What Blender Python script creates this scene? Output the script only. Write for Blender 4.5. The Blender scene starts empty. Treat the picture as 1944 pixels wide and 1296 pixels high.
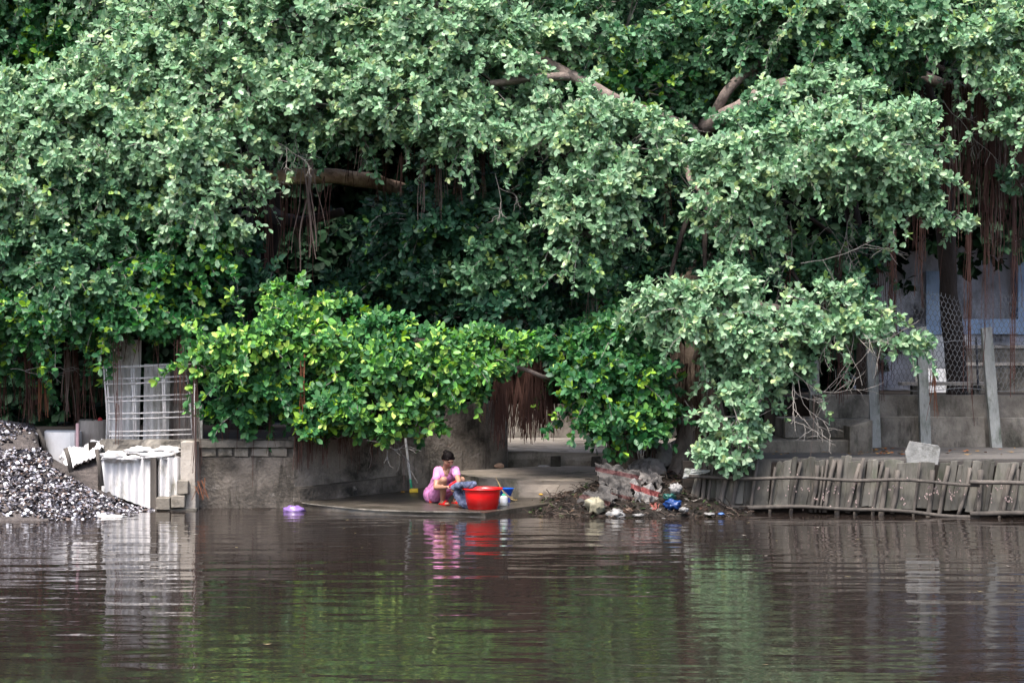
import bpy, bmesh, math, random
import numpy as np
from mathutils import Vector, Matrix, Quaternion, noise
R = math.radians
random.seed(7)
rng = np.random.default_rng(11)
S = bpy.context.scene
COL = S.collection

# ------------------------------------------------------------------ camera
FP, D0, CH, HY = 3840.0, 30.0, 2.56, 648.0      # focal length in photo pixels, distance to the bank, eye height, horizon row
cam = bpy.data.cameras.new('camera'); co = bpy.data.objects.new('camera', cam); COL.objects.link(co)
cam.sensor_width = 36; cam.lens = FP / 1944 * 36; cam.clip_start = .5; cam.clip_end = 400
co.location = (0, -D0, CH); co.rotation_euler = (R(90), 0, 0)
S.camera = co
# ------------------------------------------------------------------ sky and sun (bright overcast)
SUN_EL, SUN_ROT = 63.0, 205.0
w = bpy.data.worlds.new('World'); S.world = w; w.use_nodes = True
nt = w.node_tree; bg = nt.nodes['Background']
sky = nt.nodes.new('ShaderNodeTexSky'); sky.sky_type = 'NISHITA'; sky.sun_disc = False
sky.sun_elevation = R(SUN_EL); sky.sun_rotation = R(SUN_ROT); sky.air_density = 1.0; sky.dust_density = 4.0; sky.ozone_density = 1.0
nt.links.new(sky.outputs[0], bg.inputs[0]); bg.inputs[1].default_value = .08
sl = bpy.data.lights.new('sun', 'SUN'); sl.energy = 1.5; sl.angle = R(24); sl.color = (1, .96, .9)
so = bpy.data.objects.new('sun', sl); COL.objects.link(so); so.location = (0, 0, 40)
sd = Vector((math.sin(R(SUN_ROT)) * math.cos(R(SUN_EL)), math.cos(R(SUN_ROT)) * math.cos(R(SUN_EL)), math.sin(R(SUN_EL))))
so.rotation_euler = sd.to_track_quat('Z', 'Y').to_euler()
S.view_settings.view_transform = 'Standard'; S.view_settings.look = 'None'
S.view_settings.exposure = 2.42; S.view_settings.gamma = 1
S.render.engine = 'CYCLES'
cy = S.cycles
cy.max_bounces = 6; cy.diffuse_bounces = 2; cy.glossy_bounces = 3; cy.transmission_bounces = 3; cy.transparent_max_bounces = 4
cy.sample_clamp_indirect = 6; cy.caustics_reflective = False; cy.caustics_refractive = False
cy.use_denoising = True; cy.use_adaptive_sampling = True; cy.adaptive_threshold = .02

def P(px, py, Y):
    "point of the world at depth Y that the photograph shows at pixel px, py"
    d = D0 + Y
    return Vector(((px - 972) * d / FP, Y, CH - (py - HY) * d / FP))
def PX(px, Y): return (px - 972) * (D0 + Y) / FP
def ZZ(py, Y): return CH - (py - HY) * (D0 + Y) / FP

# ------------------------------------------------------------------ materials
def nodes(m):
    m.use_nodes = True
    return m.node_tree, m.node_tree.nodes['Principled BSDF']
def mat(name, cols, scale=3.0, rough=.85, bump=.3, bscale=None, stretch=(1, 1, 1), spec=.3, dirt=None, metallic=0, rnd=0.0, detail=8, dist=.02, world=True):
    "noise blend of colours; dirt = (colour, scale, amount, stretch) lays stains over it"
    m = bpy.data.materials.new(name); t, b = nodes(m); N = t.nodes; L = t.links
    if world:
        g = N.new('ShaderNodeNewGeometry'); src = g.outputs['Position']
    else:
        g = N.new('ShaderNodeTexCoord'); src = g.outputs['Object']
    mp = N.new('ShaderNodeMapping'); mp.inputs['Scale'].default_value = stretch; L.new(src, mp.inputs[0])
    n = N.new('ShaderNodeTexNoise'); n.inputs['Scale'].default_value = scale; n.inputs['Detail'].default_value = detail; n.inputs['Roughness'].default_value = .65
    L.new(mp.outputs[0], n.inputs['Vector'])
    cr = N.new('ShaderNodeValToRGB'); L.new(n.outputs[0], cr.inputs[0])
    el = cr.color_ramp.elements
    k = len(cols)
    while len(el) < k: el.new(.5)
    for i, c in enumerate(cols):
        el[i].position = .3 + .4 * i / max(1, k - 1); el[i].color = (*c, 1)
    out = cr.outputs[0]
    if dirt:
        for (dc, ds, da, dst) in (dirt if isinstance(dirt, list) else [dirt]):
            mp2 = N.new('ShaderNodeMapping'); mp2.inputs['Scale'].default_value = dst; mp2.inputs['Location'].default_value = (3.1, 7.7, 1.3); L.new(src, mp2.inputs[0])
            n2 = N.new('ShaderNodeTexNoise'); n2.inputs['Scale'].default_value = ds; n2.inputs['Detail'].default_value = 7; n2.inputs['Roughness'].default_value = .7
            L.new(mp2.outputs[0], n2.inputs['Vector'])
            r2 = N.new('ShaderNodeMapRange'); r2.inputs[1].default_value = .62 - da * .3; r2.inputs[2].default_value = .72 - da * .12; L.new(n2.outputs[0], r2.inputs[0])
            mx = N.new('ShaderNodeMix'); mx.data_type = 'RGBA'; L.new(r2.outputs[0], mx.inputs[0]); L.new(out, mx.inputs[6]); mx.inputs[7].default_value = (*dc, 1)
            out = mx.outputs[2]
    if rnd:
        oi = N.new('ShaderNodeObjectInfo'); hs = N.new('ShaderNodeHueSaturation')
        mr = N.new('ShaderNodeMapRange'); mr.inputs[3].default_value = 1 - rnd; mr.inputs[4].default_value = 1 + rnd
        L.new(oi.outputs['Random'], mr.inputs[0]); L.new(mr.outputs[0], hs.inputs['Value']); L.new(out, hs.inputs['Color']); out = hs.outputs[0]
    L.new(out, b.inputs['Base Color'])
    b.inputs['Roughness'].default_value = rough; b.inputs['Specular IOR Level'].default_value = spec; b.inputs['Metallic'].default_value = metallic
    if bump:
        n3 = N.new('ShaderNodeTexNoise'); n3.inputs['Scale'].default_value = bscale or scale * 6; n3.inputs['Detail'].default_value = 6
        L.new(mp.outputs[0], n3.inputs['Vector'])
        bp = N.new('ShaderNodeBump'); bp.inputs['Strength'].default_value = bump; bp.inputs['Distance'].default_value = dist
        L.new(n3.outputs[0], bp.inputs['Height']); L.new(bp.outputs[0], b.inputs['Normal'])
    return m
def leafmat(name, attr=True, trans=.3, rough=.42, spec=.45):
    m = bpy.data.materials.new(name); t, b = nodes(m); N = t.nodes; L = t.links
    a = N.new('ShaderNodeAttribute'); a.attribute_name = 'tint'
    L.new(a.outputs['Color'], b.inputs['Base Color'])
    b.inputs['Roughness'].default_value = rough; b.inputs['Specular IOR Level'].default_value = spec
    tr = N.new('ShaderNodeBsdfTranslucent'); hs = N.new('ShaderNodeHueSaturation'); hs.inputs['Saturation'].default_value = 1.2; hs.inputs['Value'].default_value = 1.3
    L.new(a.outputs['Color'], hs.inputs['Color']); L.new(hs.outputs[0], tr.inputs[0])
    mx = N.new('ShaderNodeMixShader'); mx.inputs[0].default_value = trans
    L.new(b.outputs[0], mx.inputs[1]); L.new(tr.outputs[0], mx.inputs[2]); L.new(mx.outputs[0], N['Material Output'].inputs[0])
    return m
def attrmat(name, rough=.5, spec=.4):
    m = bpy.data.materials.new(name); t, b = nodes(m)
    a = t.nodes.new('ShaderNodeAttribute'); a.attribute_name = 'tint'
    t.links.new(a.outputs['Color'], b.inputs['Base Color']); b.inputs['Roughness'].default_value = rough; b.inputs['Specular IOR Level'].default_value = spec
    return m
M = {}
ST = (1, 1, .25)
M['leaf'] = leafmat('leaf', trans=.24, rough=.48, spec=.36)
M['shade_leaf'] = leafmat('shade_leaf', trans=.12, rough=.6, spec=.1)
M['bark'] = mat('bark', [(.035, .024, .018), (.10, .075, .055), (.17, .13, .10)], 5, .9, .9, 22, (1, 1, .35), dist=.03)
M['dark_bark'] = mat('dark_bark', [(.012, .009, .008), (.035, .025, .022)], 6, .9, .8, 22, (1, 1, .3))
M['tan_bark'] = mat('tan_bark', [(.10, .06, .035), (.30, .19, .12), (.40, .28, .18)], 5, .9, .8, 20, (1.6, 1, 1))
M['grey_bark'] = mat('grey_bark', [(.10, .075, .065), (.24, .19, .165)], 8, .9, .7, 30)
M['twig'] = mat('twig', [(.10, .09, .08), (.24, .22, .20)], 9, .85, 0)
M['root'] = mat('root', [(.018, .008, .007), (.055, .024, .018), (.09, .045, .035)], 4, .85, 0, stretch=(1, 1, .4))
M['pale_root'] = mat('pale_root', [(.07, .05, .042), (.16, .115, .10)], 4, .85, 0)
M['orange_root'] = mat('orange_root', [(.07, .022, .015), (.19, .075, .03)], 4, .8, 0)
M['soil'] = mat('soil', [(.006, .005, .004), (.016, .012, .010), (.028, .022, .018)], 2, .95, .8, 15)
M['wet_soil'] = mat('wet_soil', [(.007, .006, .005), (.02, .015, .012)], 6, .5, .8, 30)
CD = [((.035, .033, .026), 1.6, .55, (1, 1, .5)), ((.02, .02, .018), 5, .2, (1, 1, .22))]
M['concrete'] = mat('concrete', [(.10, .088, .075), (.17, .152, .132), (.24, .22, .192)], 2.2, .9, .5, 30, dirt=CD)
M['tall_wall'] = mat('tall_wall', [(.12, .104, .088), (.21, .182, .156), (.31, .27, .235)], 1.7, .9, .8, 22, dirt=[((.03, .027, .022), 1.3, .5, (1, 1, 1.2)), ((.04, .035, .03), 5, .3, (1, 1, .25))], dist=.03)
M['trash_white'] = mat('trash_white', [(.13, .125, .12), (.24, .235, .23)], 8, .6, .4, 40)
M['lit_bark'] = mat('lit_bark', [(.07, .055, .045), (.16, .13, .11), (.24, .20, .18)], 5, .9, .9, 22, (1, 1, .35), dist=.03)  # paler copy of bark; the light on the trunk foot is in the colour
M['old_wall'] = mat('old_wall', [(.07, .059, .049), (.13, .11, .092), (.24, .205, .175)], 1.7, .9, .8, 22, dirt=[((.022, .02, .017), 1.1, .62, (1, 1, 1.3)), ((.03, .026, .02), 4.5, .35, (1, 1, .2)), ((.27, .24, .21), 3.5, .05, (1, 1, 1))], dist=.03)
M['block'] = mat('block', [(.14, .12, .10), (.24, .215, .18)], 6, .92, .6, 40, rnd=.2, dirt=[((.05, .045, .035), 3, .3, (1, 1, 1))])
M['mortar'] = mat('mortar', [(.045, .04, .035), (.11, .10, .085)], 6, .95, .7, 30)
M['light_concrete'] = mat('light_concrete', [(.24, .21, .18), (.40, .36, .32)], 3, .88, .4, 30, dirt=[((.10, .085, .065), 2.2, .4, (1, 1, .6))])
M['ledge'] = mat('ledge', [(.15, .12, .095), (.27, .23, .19), (.36, .31, .26)], 1.2, .8, .5, 20, (.35, 2.2, 1), dirt=[((.05, .055, .03), 2.3, .35, (1, 1, .6))])
M['wet_concrete'] = mat('wet_concrete', [(.02, .017, .013), (.045, .038, .03), (.10, .085, .07)], 2.0, .35, .5, 18, (.6, 1.6, 1), spec=.5)
M['post'] = mat('post', [(.20, .205, .195), (.34, .345, .33)], 5, .9, .5, 40, (1, 1, .4), dirt=[((.07, .085, .06), 3, .4, (1, 1, .4))])
M['white_paint'] = mat('white_paint', [(.62, .60, .60), (.8, .79, .8)], 3, .7, .15, 20, dirt=[((.3, .26, .22), 4, .1, (1, 1, .4))])
M['fibre'] = mat('fibre', [(.48, .465, .46), (.70, .68, .68)], 4, .85, .3, 40, (1, 1, .3), dirt=[((.20, .19, .15), 2.2, .35, (1, 1, .5))])
M['fibre_dirty'] = mat('fibre_dirty', [(.22, .19, .17), (.38, .34, .31)], 4, .9, .3, 40, (1, 1, .3), dirt=[((.14, .085, .065), 2, .45, (1, 1, .4))])
M['rebar'] = mat('rebar', [(.42, .40, .40), (.66, .64, .64)], 20, .6, .2, 60)
M['sack'] = mat('sack', [(.40, .385, .375), (.58, .56, .56)], 8, .75, .4, 40, dirt=[((.32, .27, .22), 4, .25, (1, 1, 1))])
M['plank'] = mat('plank', [(.042, .039, .034), (.115, .108, .094)], 6, .9, .6, 30, (1, 1, .25), rnd=.42, dirt=[((.04, .045, .03), 4, .35, (1, 1, .4))])
M['bamboo'] = mat('bamboo', [(.035, .031, .028), (.105, .09, .078)], 8, .85, .5, 40, (1, 1, .2), rnd=.3)
M['blue_paint'] = mat('blue_paint', [(.32, .44, .66), (.42, .55, .76)], 3, .5, .1, 20, dirt=[((.15, .22, .32), 3, .2, (1, 1, .4))])
M['house_wall'] = mat('house_wall', [(.40, .40, .47), (.58, .58, .66)], 1.6, .9, .3, 20, dirt=[((.06, .055, .06), 1.5, .4, (1, 1, .5))])
M['dark_glass'] = mat('dark_glass', [(.02, .02, .028), (.06, .06, .075)], 1.5, .15, 0, spec=.5)
M['wire'] = mat('wire', [(.12, .12, .125), (.2, .2, .205)], 20, .5, 0, metallic=.4)
M['rock'] = mat('rock', [(.10, .09, .085), (.22, .20, .185)], 4, .9, .7, 25)
def plain(name, c, rough=.5, spec=.4, sub=0, **k):
    c2 = tuple(min(1, x * 1.12) for x in c); c1 = tuple(x * .86 for x in c)
    return mat(name, [c1, c2], k.pop('scale', 9), rough, k.pop('bump', .08), 60, spec=spec, **k)

# ------------------------------------------------------------------ objects
WL = {}
def tag(o, label=None, cat=None, group=None, kind=None):
    if label: o['label'] = label
    if cat: o['category'] = cat
    if group: o['group'] = group
    if kind: o['kind'] = kind
    return o
def link(o, parent, loc):
    COL.objects.link(o); o.location = loc; WL[o.name] = Vector(loc)
    if parent is not None:
        o.parent = parent; o.matrix_parent_inverse = Matrix.Translation(-WL[parent.name])
    return o
def empty(name, loc, label, cat, group=None):
    o = bpy.data.objects.new(name, None); o.empty_display_size = .2
    link(o, None, Vector(loc)); return tag(o, label, cat, group)
def mesh_obj(name, me, m, parent=None, loc=(0, 0, 0), smooth=False):
    if m is not None and not me.materials: me.materials.append(m)
    if smooth: me.shade_smooth()
    o = bpy.data.objects.new(name, me); return link(o, parent, Vector(loc))
class MB:
    def __init__(s): s.v = []; s.f = []; s.c = []
    def add(s, vs, fs, col=None):
        n = len(s.v); s.v += [tuple(p) for p in vs]; s.f += [tuple(i + n for i in f) for f in fs]
        if col is not None: s.c += [col] * len(vs)
        return s
    def box(s, x0, x1, y0, y1, z0, z1, j=0):
        vs = [Vector((x, y, z)) for x in (x0, x1) for y in (y0, y1) for z in (z0, z1)]
        if j: vs = [p + Vector((random.uniform(-j, j), random.uniform(-j, j), random.uniform(-j, j))) for p in vs]
        return s.add(vs, [(0, 1, 3, 2), (4, 6, 7, 5), (0, 4, 5, 1), (2, 3, 7, 6), (0, 2, 6, 4), (1, 5, 7, 3)])
    def prism(s, pts, off):
        "closed outline pts (3-D) pushed by the vector off"
        n = len(pts); off = Vector(off); a = [Vector(p) for p in pts]
        return s.add(a + [p + off for p in a], [tuple(range(n))[::-1], tuple(range(n, 2 * n))] + [(i, (i + 1) % n, n + (i + 1) % n, n + i) for i in range(n)])
    def bar(s, a, b, wx, wy, up=(0, 0, 1), j=0):
        a = Vector(a); b = Vector(b); d = (b - a).normalized(); u = Vector(up)
        if abs(d.dot(u)) > .95: u = Vector((1, 0, 0))
        x = d.cross(u).normalized(); y = x.cross(d).normalized()
        q = [x * sx * wx / 2 + y * sy * wy / 2 for sx, sy in ((-1, -1), (1, -1), (1, 1), (-1, 1))]
        vs = [a + k for k in q] + [b + k for k in q]
        if j: vs = [p + Vector([random.uniform(-j, j) for _ in range(3)]) for p in vs]
        return s.add(vs, [(3, 2, 1, 0), (4, 5, 6, 7)] + [(i, (i + 1) % 4, 4 + (i + 1) % 4, 4 + i) for i in range(4)])
    def tube(s, pts, rad, n=6, cap=True, col=None, wob=0):
        pts = [Vector(p) for p in pts]; k = len(pts)
        if not hasattr(rad, '__len__'): rad = [rad] * k
        vs = []; x = None
        for i, p in enumerate(pts):
            d = (pts[min(i + 1, k - 1)] - pts[max(i - 1, 0)])
            d = d.normalized() if d.length > 1e-9 else Vector((0, 0, 1))
            if x is None:
                x = d.orthogonal().normalized()
            else:
                x = (x - d * x.dot(d)); x = x.normalized() if x.length > 1e-6 else d.orthogonal().normalized()
            y = d.cross(x)
            for q in range(n):
                a = 2 * math.pi * q / n; r = rad[i]
                if wob: r *= 1 + wob * noise.noise(Vector((math.cos(a) * 1.7 + p.x * .7, math.sin(a) * 1.7 + p.y * .7, p.z * 1.1)))
                vs.append(p + x * math.cos(a) * r + y * math.sin(a) * r)
        fs = [(i * n + q, i * n + (q + 1) % n, (i + 1) * n + (q + 1) % n, (i + 1) * n + q) for i in range(k - 1) for q in range(n)]
        if cap: fs += [tuple(range(n))[::-1], tuple(range((k - 1) * n, k * n))]
        return s.add(vs, fs, col)
    def lathe(s, c, prof, n=24, closed=False, sx=1, sy=1):
        c = Vector(c); vs = [c + Vector((r * math.cos(2 * math.pi * q / n) * sx, r * math.sin(2 * math.pi * q / n) * sy, z)) for r, z in prof for q in range(n)]
        k = len(prof)
        fs = [(i * n + q, i * n + (q + 1) % n, (i + 1) * n + (q + 1) % n, (i + 1) * n + q) for i in range(k - 1) for q in range(n)]
        fs += [tuple(range(n))[::-1], tuple(range((k - 1) * n, k * n))] if not closed else []
        return s.add(vs, fs)
    def blob(s, c, r, seg=14, ring=9, amp=0, fr=3, seed=0, flat=None):
        "ellipsoid with noise"
        c = Vector(c); vs = []; fs = []
        for i in range(ring + 1):
            th = math.pi * i / ring
            for q in range(seg):
                ph = 2 * math.pi * q / seg
                d = Vector((math.sin(th) * math.cos(ph), math.sin(th) * math.sin(ph), math.cos(th)))
                k = 1
                if amp:
                    e = d * fr + Vector((seed * 3.7, seed * 1.3, seed))
                    k += amp * (noise.noise(e) + .6 * abs(noise.noise(e * 2.3)) )
                p = c + Vector((d.x * r[0] * k, d.y * r[1] * k, d.z * r[2] * k))
                if flat is not None and p.z < flat: p.z = flat
                vs.append(p)
        for i in range(ring):
            for q in range(seg): fs.append((i * seg + q, (i + 1) * seg + q, (i + 1) * seg + (q + 1) % seg, i * seg + (q + 1) % seg))
        return s.add(vs, fs)
    def grid(s, fn, nu, nv, thick=None):
        vs = [Vector(fn(i / (nu - 1), j / (nv - 1))) for i in range(nu) for j in range(nv)]
        fs = [(i * nv + j, (i + 1) * nv + j, (i + 1) * nv + j + 1, i * nv + j + 1) for i in range(nu - 1) for j in range(nv - 1)]
        if thick:
            t = Vector(thick); n = len(vs); vs2 = [p + t for p in vs]
            fs2 = [tuple(x + n for x in f[::-1]) for f in fs]
            rim = [i * nv for i in range(nu)] + [(nu - 1) * nv + j for j in range(1, nv)] + [i * nv + nv - 1 for i in range(nu - 2, -1, -1)] + [j for j in range(nv - 2, 0, -1)]
            fs3 = [(rim[k], rim[(k + 1) % len(rim)], rim[(k + 1) % len(rim)] + n, rim[k] + n) for k in range(len(rim))]
            vs += vs2; fs += fs2 + [f[::-1] for f in fs3]
        return s.add(vs, fs)
    def build(s, name, m, parent=None, smooth=False, label=None, cat=None, group=None, kind=None, bevel=0):
        V = np.array(s.v); lo, hi = V.min(0), V.max(0); c = (lo + hi) / 2
        if parent is None: c[2] = lo[2]
        me = bpy.data.meshes.new(name); me.from_pydata((V - c).tolist(), [], s.f)
        if s.c and len(s.c) == len(s.v):
            a = me.attributes.new('tint', 'FLOAT_COLOR', 'POINT'); a.data.foreach_set('color', np.array([(*q, 1) for q in s.c], np.float32).ravel())
        me.materials.append(m)
        bm = bmesh.new(); bm.from_mesh(me)
        bmesh.ops.recalc_face_normals(bm, faces=bm.faces)
        if bevel: bmesh.ops.bevel(bm, geom=bm.edges[:], offset=bevel, segments=1, affect='EDGES')
        bm.to_mesh(me); bm.free()
        if smooth: me.shade_smooth()
        o = bpy.data.objects.new(name, me); link(o, parent, Vector(c))
        return tag(o, label, cat, group, kind)

# ------------------------------------------------------------------ water and terrain
def fbm(x, y, s=1.0, o=3): return noise.fractal(Vector((x * s, y * s, 3.3)), .9, 2.1, o)
b = MB(); b.grid(lambda u, v: (-60 + 120 * u, -45 + 60 * v, 0), 2, 2)
wm = bpy.data.materials.new('river_water'); t, pb = nodes(wm); N, L = t.nodes, t.links
pb.inputs['Base Color'].default_value = (.018, .0135, .0115, 1); pb.inputs['Roughness'].default_value = .03; pb.inputs['IOR'].default_value = 1.333
g = N.new('ShaderNodeNewGeometry')
def wav(scale, st, detail, loc=0, rotz=0):
    mp = N.new('ShaderNodeMapping'); mp.inputs['Scale'].default_value = st; mp.inputs['Location'].default_value = (loc, loc * 2, 0); mp.inputs['Rotation'].default_value = (0, 0, rotz)
    L.new(g.outputs['Position'], mp.inputs[0])
    n = N.new('ShaderNodeTexNoise'); n.inputs['Scale'].default_value = scale; n.inputs['Detail'].default_value = detail; n.inputs['Roughness'].default_value = .45
    L.new(mp.outputs[0], n.inputs['Vector']); return n.outputs[0]
def mul(a, k):
    n = N.new('ShaderNodeMath'); n.operation = 'MULTIPLY'; L.new(a, n.inputs[0])
    if isinstance(k, float): n.inputs[1].default_value = k
    else: L.new(k, n.inputs[1])
    return n.outputs[0]
def addn(a, c):
    n = N.new('ShaderNodeMath'); n.operation = 'ADD'; L.new(a, n.inputs[0]); L.new(c, n.inputs[1]); return n.outputs[0]
big = wav(1.0, (.55, 2.0, 1), 1.0, 3, .08)
med = wav(1.0, (1.9, 5.2, 1), 2.0, 9, -.07)
sml = wav(1.0, (6, 15, 1), 2.0, 5, .05)
gust = wav(1.0, (.12, .22, 1), 2.0, 11)
gr = N.new('ShaderNodeMapRange'); gr.inputs[1].default_value = .35; gr.inputs[2].default_value = .65; gr.inputs[3].default_value = .35; gr.inputs[4].default_value = 1.0; L.new(gust, gr.inputs[0])
h = addn(mul(big, .017), mul(addn(mul(med, .0066), mul(sml, .0012)), gr.outputs[0]))
bp = N.new('ShaderNodeBump'); bp.inputs['Strength'].default_value = 1; bp.inputs['Distance'].default_value = 1.0
L.new(h, bp.inputs['Height']); L.new(bp.outputs[0], pb.inputs['Normal'])
b.build('river_water', wm, kind='structure', label='brown rippled river water mirroring the bank')
b = MB(); b.grid(lambda u, v: (-60 + 120 * u, -45 + 60 * v, -.8), 2, 2); b.build('river_bed', M['wet_soil'], kind='structure')
def land(x, y):
    "height of the natural bank behind the walls"
    z = -.4 + .5 * max(0, min(1, (y - .6) / 1.0))
    k = max(0, y - 8.5)
    z += k * .42 + .25 * fbm(x, y, .5) * min(1, max(0, y - 5) / 4)
    return z
b = MB(); b.grid(lambda u, v: (-30 + 60 * u, .6 + 44 * v, land(-30 + 60 * u, .6 + 44 * v)), 61, 46)
b.build('hillside', mat('shaded_undergrowth', [(.004, .006, .003), (.009, .014, .007), (.018, .022, .012)], 1.2, 1, .9, 8, spec=.02, dist=.2), smooth=True, kind='structure', label='earth slope, coloured dark for shade, rising behind the trees')  # near-black tones put the deep shade under the trees into the colour
# ------------------------------------------------------------------ bank terraces (ground behind the walls)
b = MB()
gp_ = [(PX(168, 1.72), 1.72), (PX(540, 1.5), 1.72), (PX(558, 1.1) + .1, 1.45), (PX(786, 2.75), 3.15), (PX(786, 2.75), 9.5), (PX(168, 1.72), 9.5)]
b.prism([(x, y, -.6) for x, y in gp_], (0, 0, 1.58)); b.box(-14, PX(168, 1.72) - .004, 3.2, 9.5, -.6, .975)
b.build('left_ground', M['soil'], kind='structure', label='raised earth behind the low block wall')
b = MB(); b.box(PX(1388, .8), 14, .75, 2.48, -.6, .775); b.box(PX(1424, 2.6), 14, 2.48, 4.2, -.6, .78)
b.build('terrace_pavement', mat('paving', [(.05, .045, .042), (.12, .11, .10)], 1.3, .8, .4, 18, (.5, 1.6, 1)), kind='structure', label='worn grey terrace paving behind the bamboo revetment')
b = MB(); b.box(PX(1500, 4.6), 14, 4.5, 12, -.4, 1.6)
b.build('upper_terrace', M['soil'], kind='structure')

# ------------------------------------------------------------------ low block wall
def deckz(y): return .065 + .04 * max(0, y)
wl = empty('block_wall', P(480, 965, 1.1), 'low grey block retaining wall with stained render below its top course', 'wall')
x0, x1 = PX(345, 1.1), PX(558, 1.1)
b = MB(); b.grid(lambda u, v: (x0 + (x1 - x0) * u, 1.12 + .015 * fbm(x0 + (x1 - x0) * u, v * 1.4, 2.5) + .02 * (1 - v), -.5 + 1.28 * v), 30, 18, (0, .55, 0))
b.build('render_coat', M['old_wall'], wl, smooth=False)
b = MB(); b.box(x0, x1, 1.14, 1.66, .782, .93); b.build('mortar_bed', M['mortar'], wl)
b = MB(); b.grid(lambda u, v: (x0 - .02 + (x1 - x0 + .04) * u, 1.06 + .62 * v, 1.035 + .012 * fbm(u * 9, v, 1)), 24, 4, (0, 0, -.1)); b.build('coping', M['concrete'], wl)
x = x0 + .01
while x < x1 - .08:
    wd = random.uniform(.2, .34); e = min(x + wd, x1 - .005)
    b = MB(); b.box(x, e, 1.105 + random.uniform(-.012, .01), 1.3, .79 + random.uniform(0, .008), .922, .006); b.build('block', M['block'], wl, bevel=.008)
    x = e + random.uniform(.02, .05)
# wall that turns inland along the washing platform
pw = empty('rendered_wall', P(680, 950, 1.9), 'stained rendered wall running back along the washing platform, under the hanging roots', 'wall')
A, B_, C_ = Vector((PX(558, 1.1), 1.12, 0)), Vector((PX(786, 2.75), 2.75, 0)), Vector((PX(964, 4.4), 4.4, 0))
def wallseg(a, c, zt0, zt1, name, m, th=.3, n=24, parent=pw):
    b = MB(); d = (c - a); nn = Vector((-d.y, d.x, 0)).normalized() * th
    b.grid(lambda u, v: a + d * u + Vector((0, .02 * fbm(u * d.length, v * 1.5, 2.2), -.5 + (.5 + zt0 + (zt1 - zt0) * u + .012 * fbm(u * 7, 0, 1)) * v)), n, 16, nn)
    return b.build(name, m, parent)
wallseg(A, B_, 1.03, 1.12, 'lower_wall', M['tall_wall'])
wallseg(B_, C_, 1.53, 1.55, 'tall_wall', M['tall_wall'])
b = MB(); b.bar(A + Vector((0, .1, 1.05)), B_ + Vector((0, .1, 1.14)), .34, .09, j=.01); b.build('coping', M['concrete'], pw)
# low footing ledge of the wall
b = MB(); b.bar(A + Vector((.05, -.07, .16)), A + (B_ - A) * .93 + Vector((0, -.07, .27)), .12, .3, j=.015); b.build('footing', M['old_wall'], pw)

# ------------------------------------------------------------------ washing platform and ledges
def outline(pts, zt, zb, name, m, parent, bulge=.0, label=None):
    b = MB(); n = len(pts)
    b.prism([(x, y, zb) for x, y in pts], (0, 0, zt - zb)); return b.build(name, m, parent, label=label)
def curve(pts, n=8):
    out = []
    for i in range(len(pts) - 1):
        p0, p1, p2, p3 = pts[max(i - 1, 0)], pts[i], pts[i + 1], pts[min(i + 2, len(pts) - 1)]
        for k in range(n):
            t = k / n
            out.append(tuple(.5 * ((2 * b_) + (-a + c) * t + (2 * a - 5 * b_ + 4 * c - d) * t * t + (-a + 3 * b_ - 3 * c + d) * t ** 3) for a, b_, c, d in zip(p0, p1, p2, p3)))
    return out + [tuple(pts[-1])]
fr = curve([(PX(556, 1.0), 1.05), (PX(600, .5), .62), (PX(680, 0), .1), (PX(780, -.4), -.25), (PX(870, -.4), -.4), (PX(921, -.45), -.5)], 8) + [(PX(990, .1), .3), (PX(1040, .5), .7), (PX(1100, 2.), 2.6)]
def topsheet(front, back, zf, zt0, nv=10, und=0.0):
    "slab top between a front and a back polyline, then a rough front face down to zf"
    b = MB(); n = len(front)
    def pt(i, v):
        f, k = front[i], back[i]
        x = f[0] + (k[0] - f[0]) * v; y = f[1] + (k[1] - f[1]) * v
        return (x, y, zt0(x, y) + und * fbm(x, y, 1.6))
    rows = []
    for i in range(n):
        top = [pt(i, j / (nv - 1)) for j in range(nv)]
        f = top[0]; hgt = f[2] - zf
        face = [(f[0] + .02 * fbm(f[0], k, 3), f[1] + .03 * k_off + .03 * fbm(f[0], k * 3, 2.4), zf + hgt * k) for k, k_off in ((0, -1.2), (.35, -.5), (.7, -.6), (.9, -.1))]
        rows.append(face + top)
    w_ = len(rows[0]); vs = [p for r in rows for p in r]
    fs = [(i * w_ + j, (i + 1) * w_ + j, (i + 1) * w_ + j + 1, i * w_ + j + 1) for i in range(n - 1) for j in range(w_ - 1)]
    under = [(p[0][0], p[0][1], zf) for p in rows]; m_ = len(vs)
    vs += [(r[-1][0], r[-1][1], zf) for r in rows]
    fs += [(i * w_ + w_ - 1, (i + 1) * w_ + w_ - 1, m_ + i + 1, m_ + i) for i in range(n - 1)]
    fs += [(m_ + i, m_ + i + 1, (i + 1) * w_, i * w_) for i in range(n - 1)]
    fs += [tuple(range(0, w_)) + (m_,), tuple(range((n - 1) * w_, n * w_))[::-1] + (m_ + n - 1,)]
    return b.add(vs, fs)
nf = len(fr)
bk = []
for i, (x, y) in enumerate(fr):
    u = i / (nf - 1); q = A + (B_ - A) * min(1, u * 1.45) if u < .69 else B_ + (C_ - B_) * ((u - .69) / .31)
    bk.append((q.x, q.y + .1))
wp = empty('washing_platform', P(760, 970, 0), 'dark wet concrete washing platform at the water edge, curved front', 'platform')
topsheet(fr, bk, -.5, lambda x, y: deckz(y), 14, .016).build('slab', M['wet_concrete'], wp)
lp = []
for i in range(nf - 3 - 2):
    lp.append((fr[i][0], fr[i][1] - .012, deckz(fr[i][1]) + .003))
b = MB(); b.tube(lp[4:], .012, 4, wob=.8); b.build('worn_edge', M['concrete'], wp)

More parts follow.
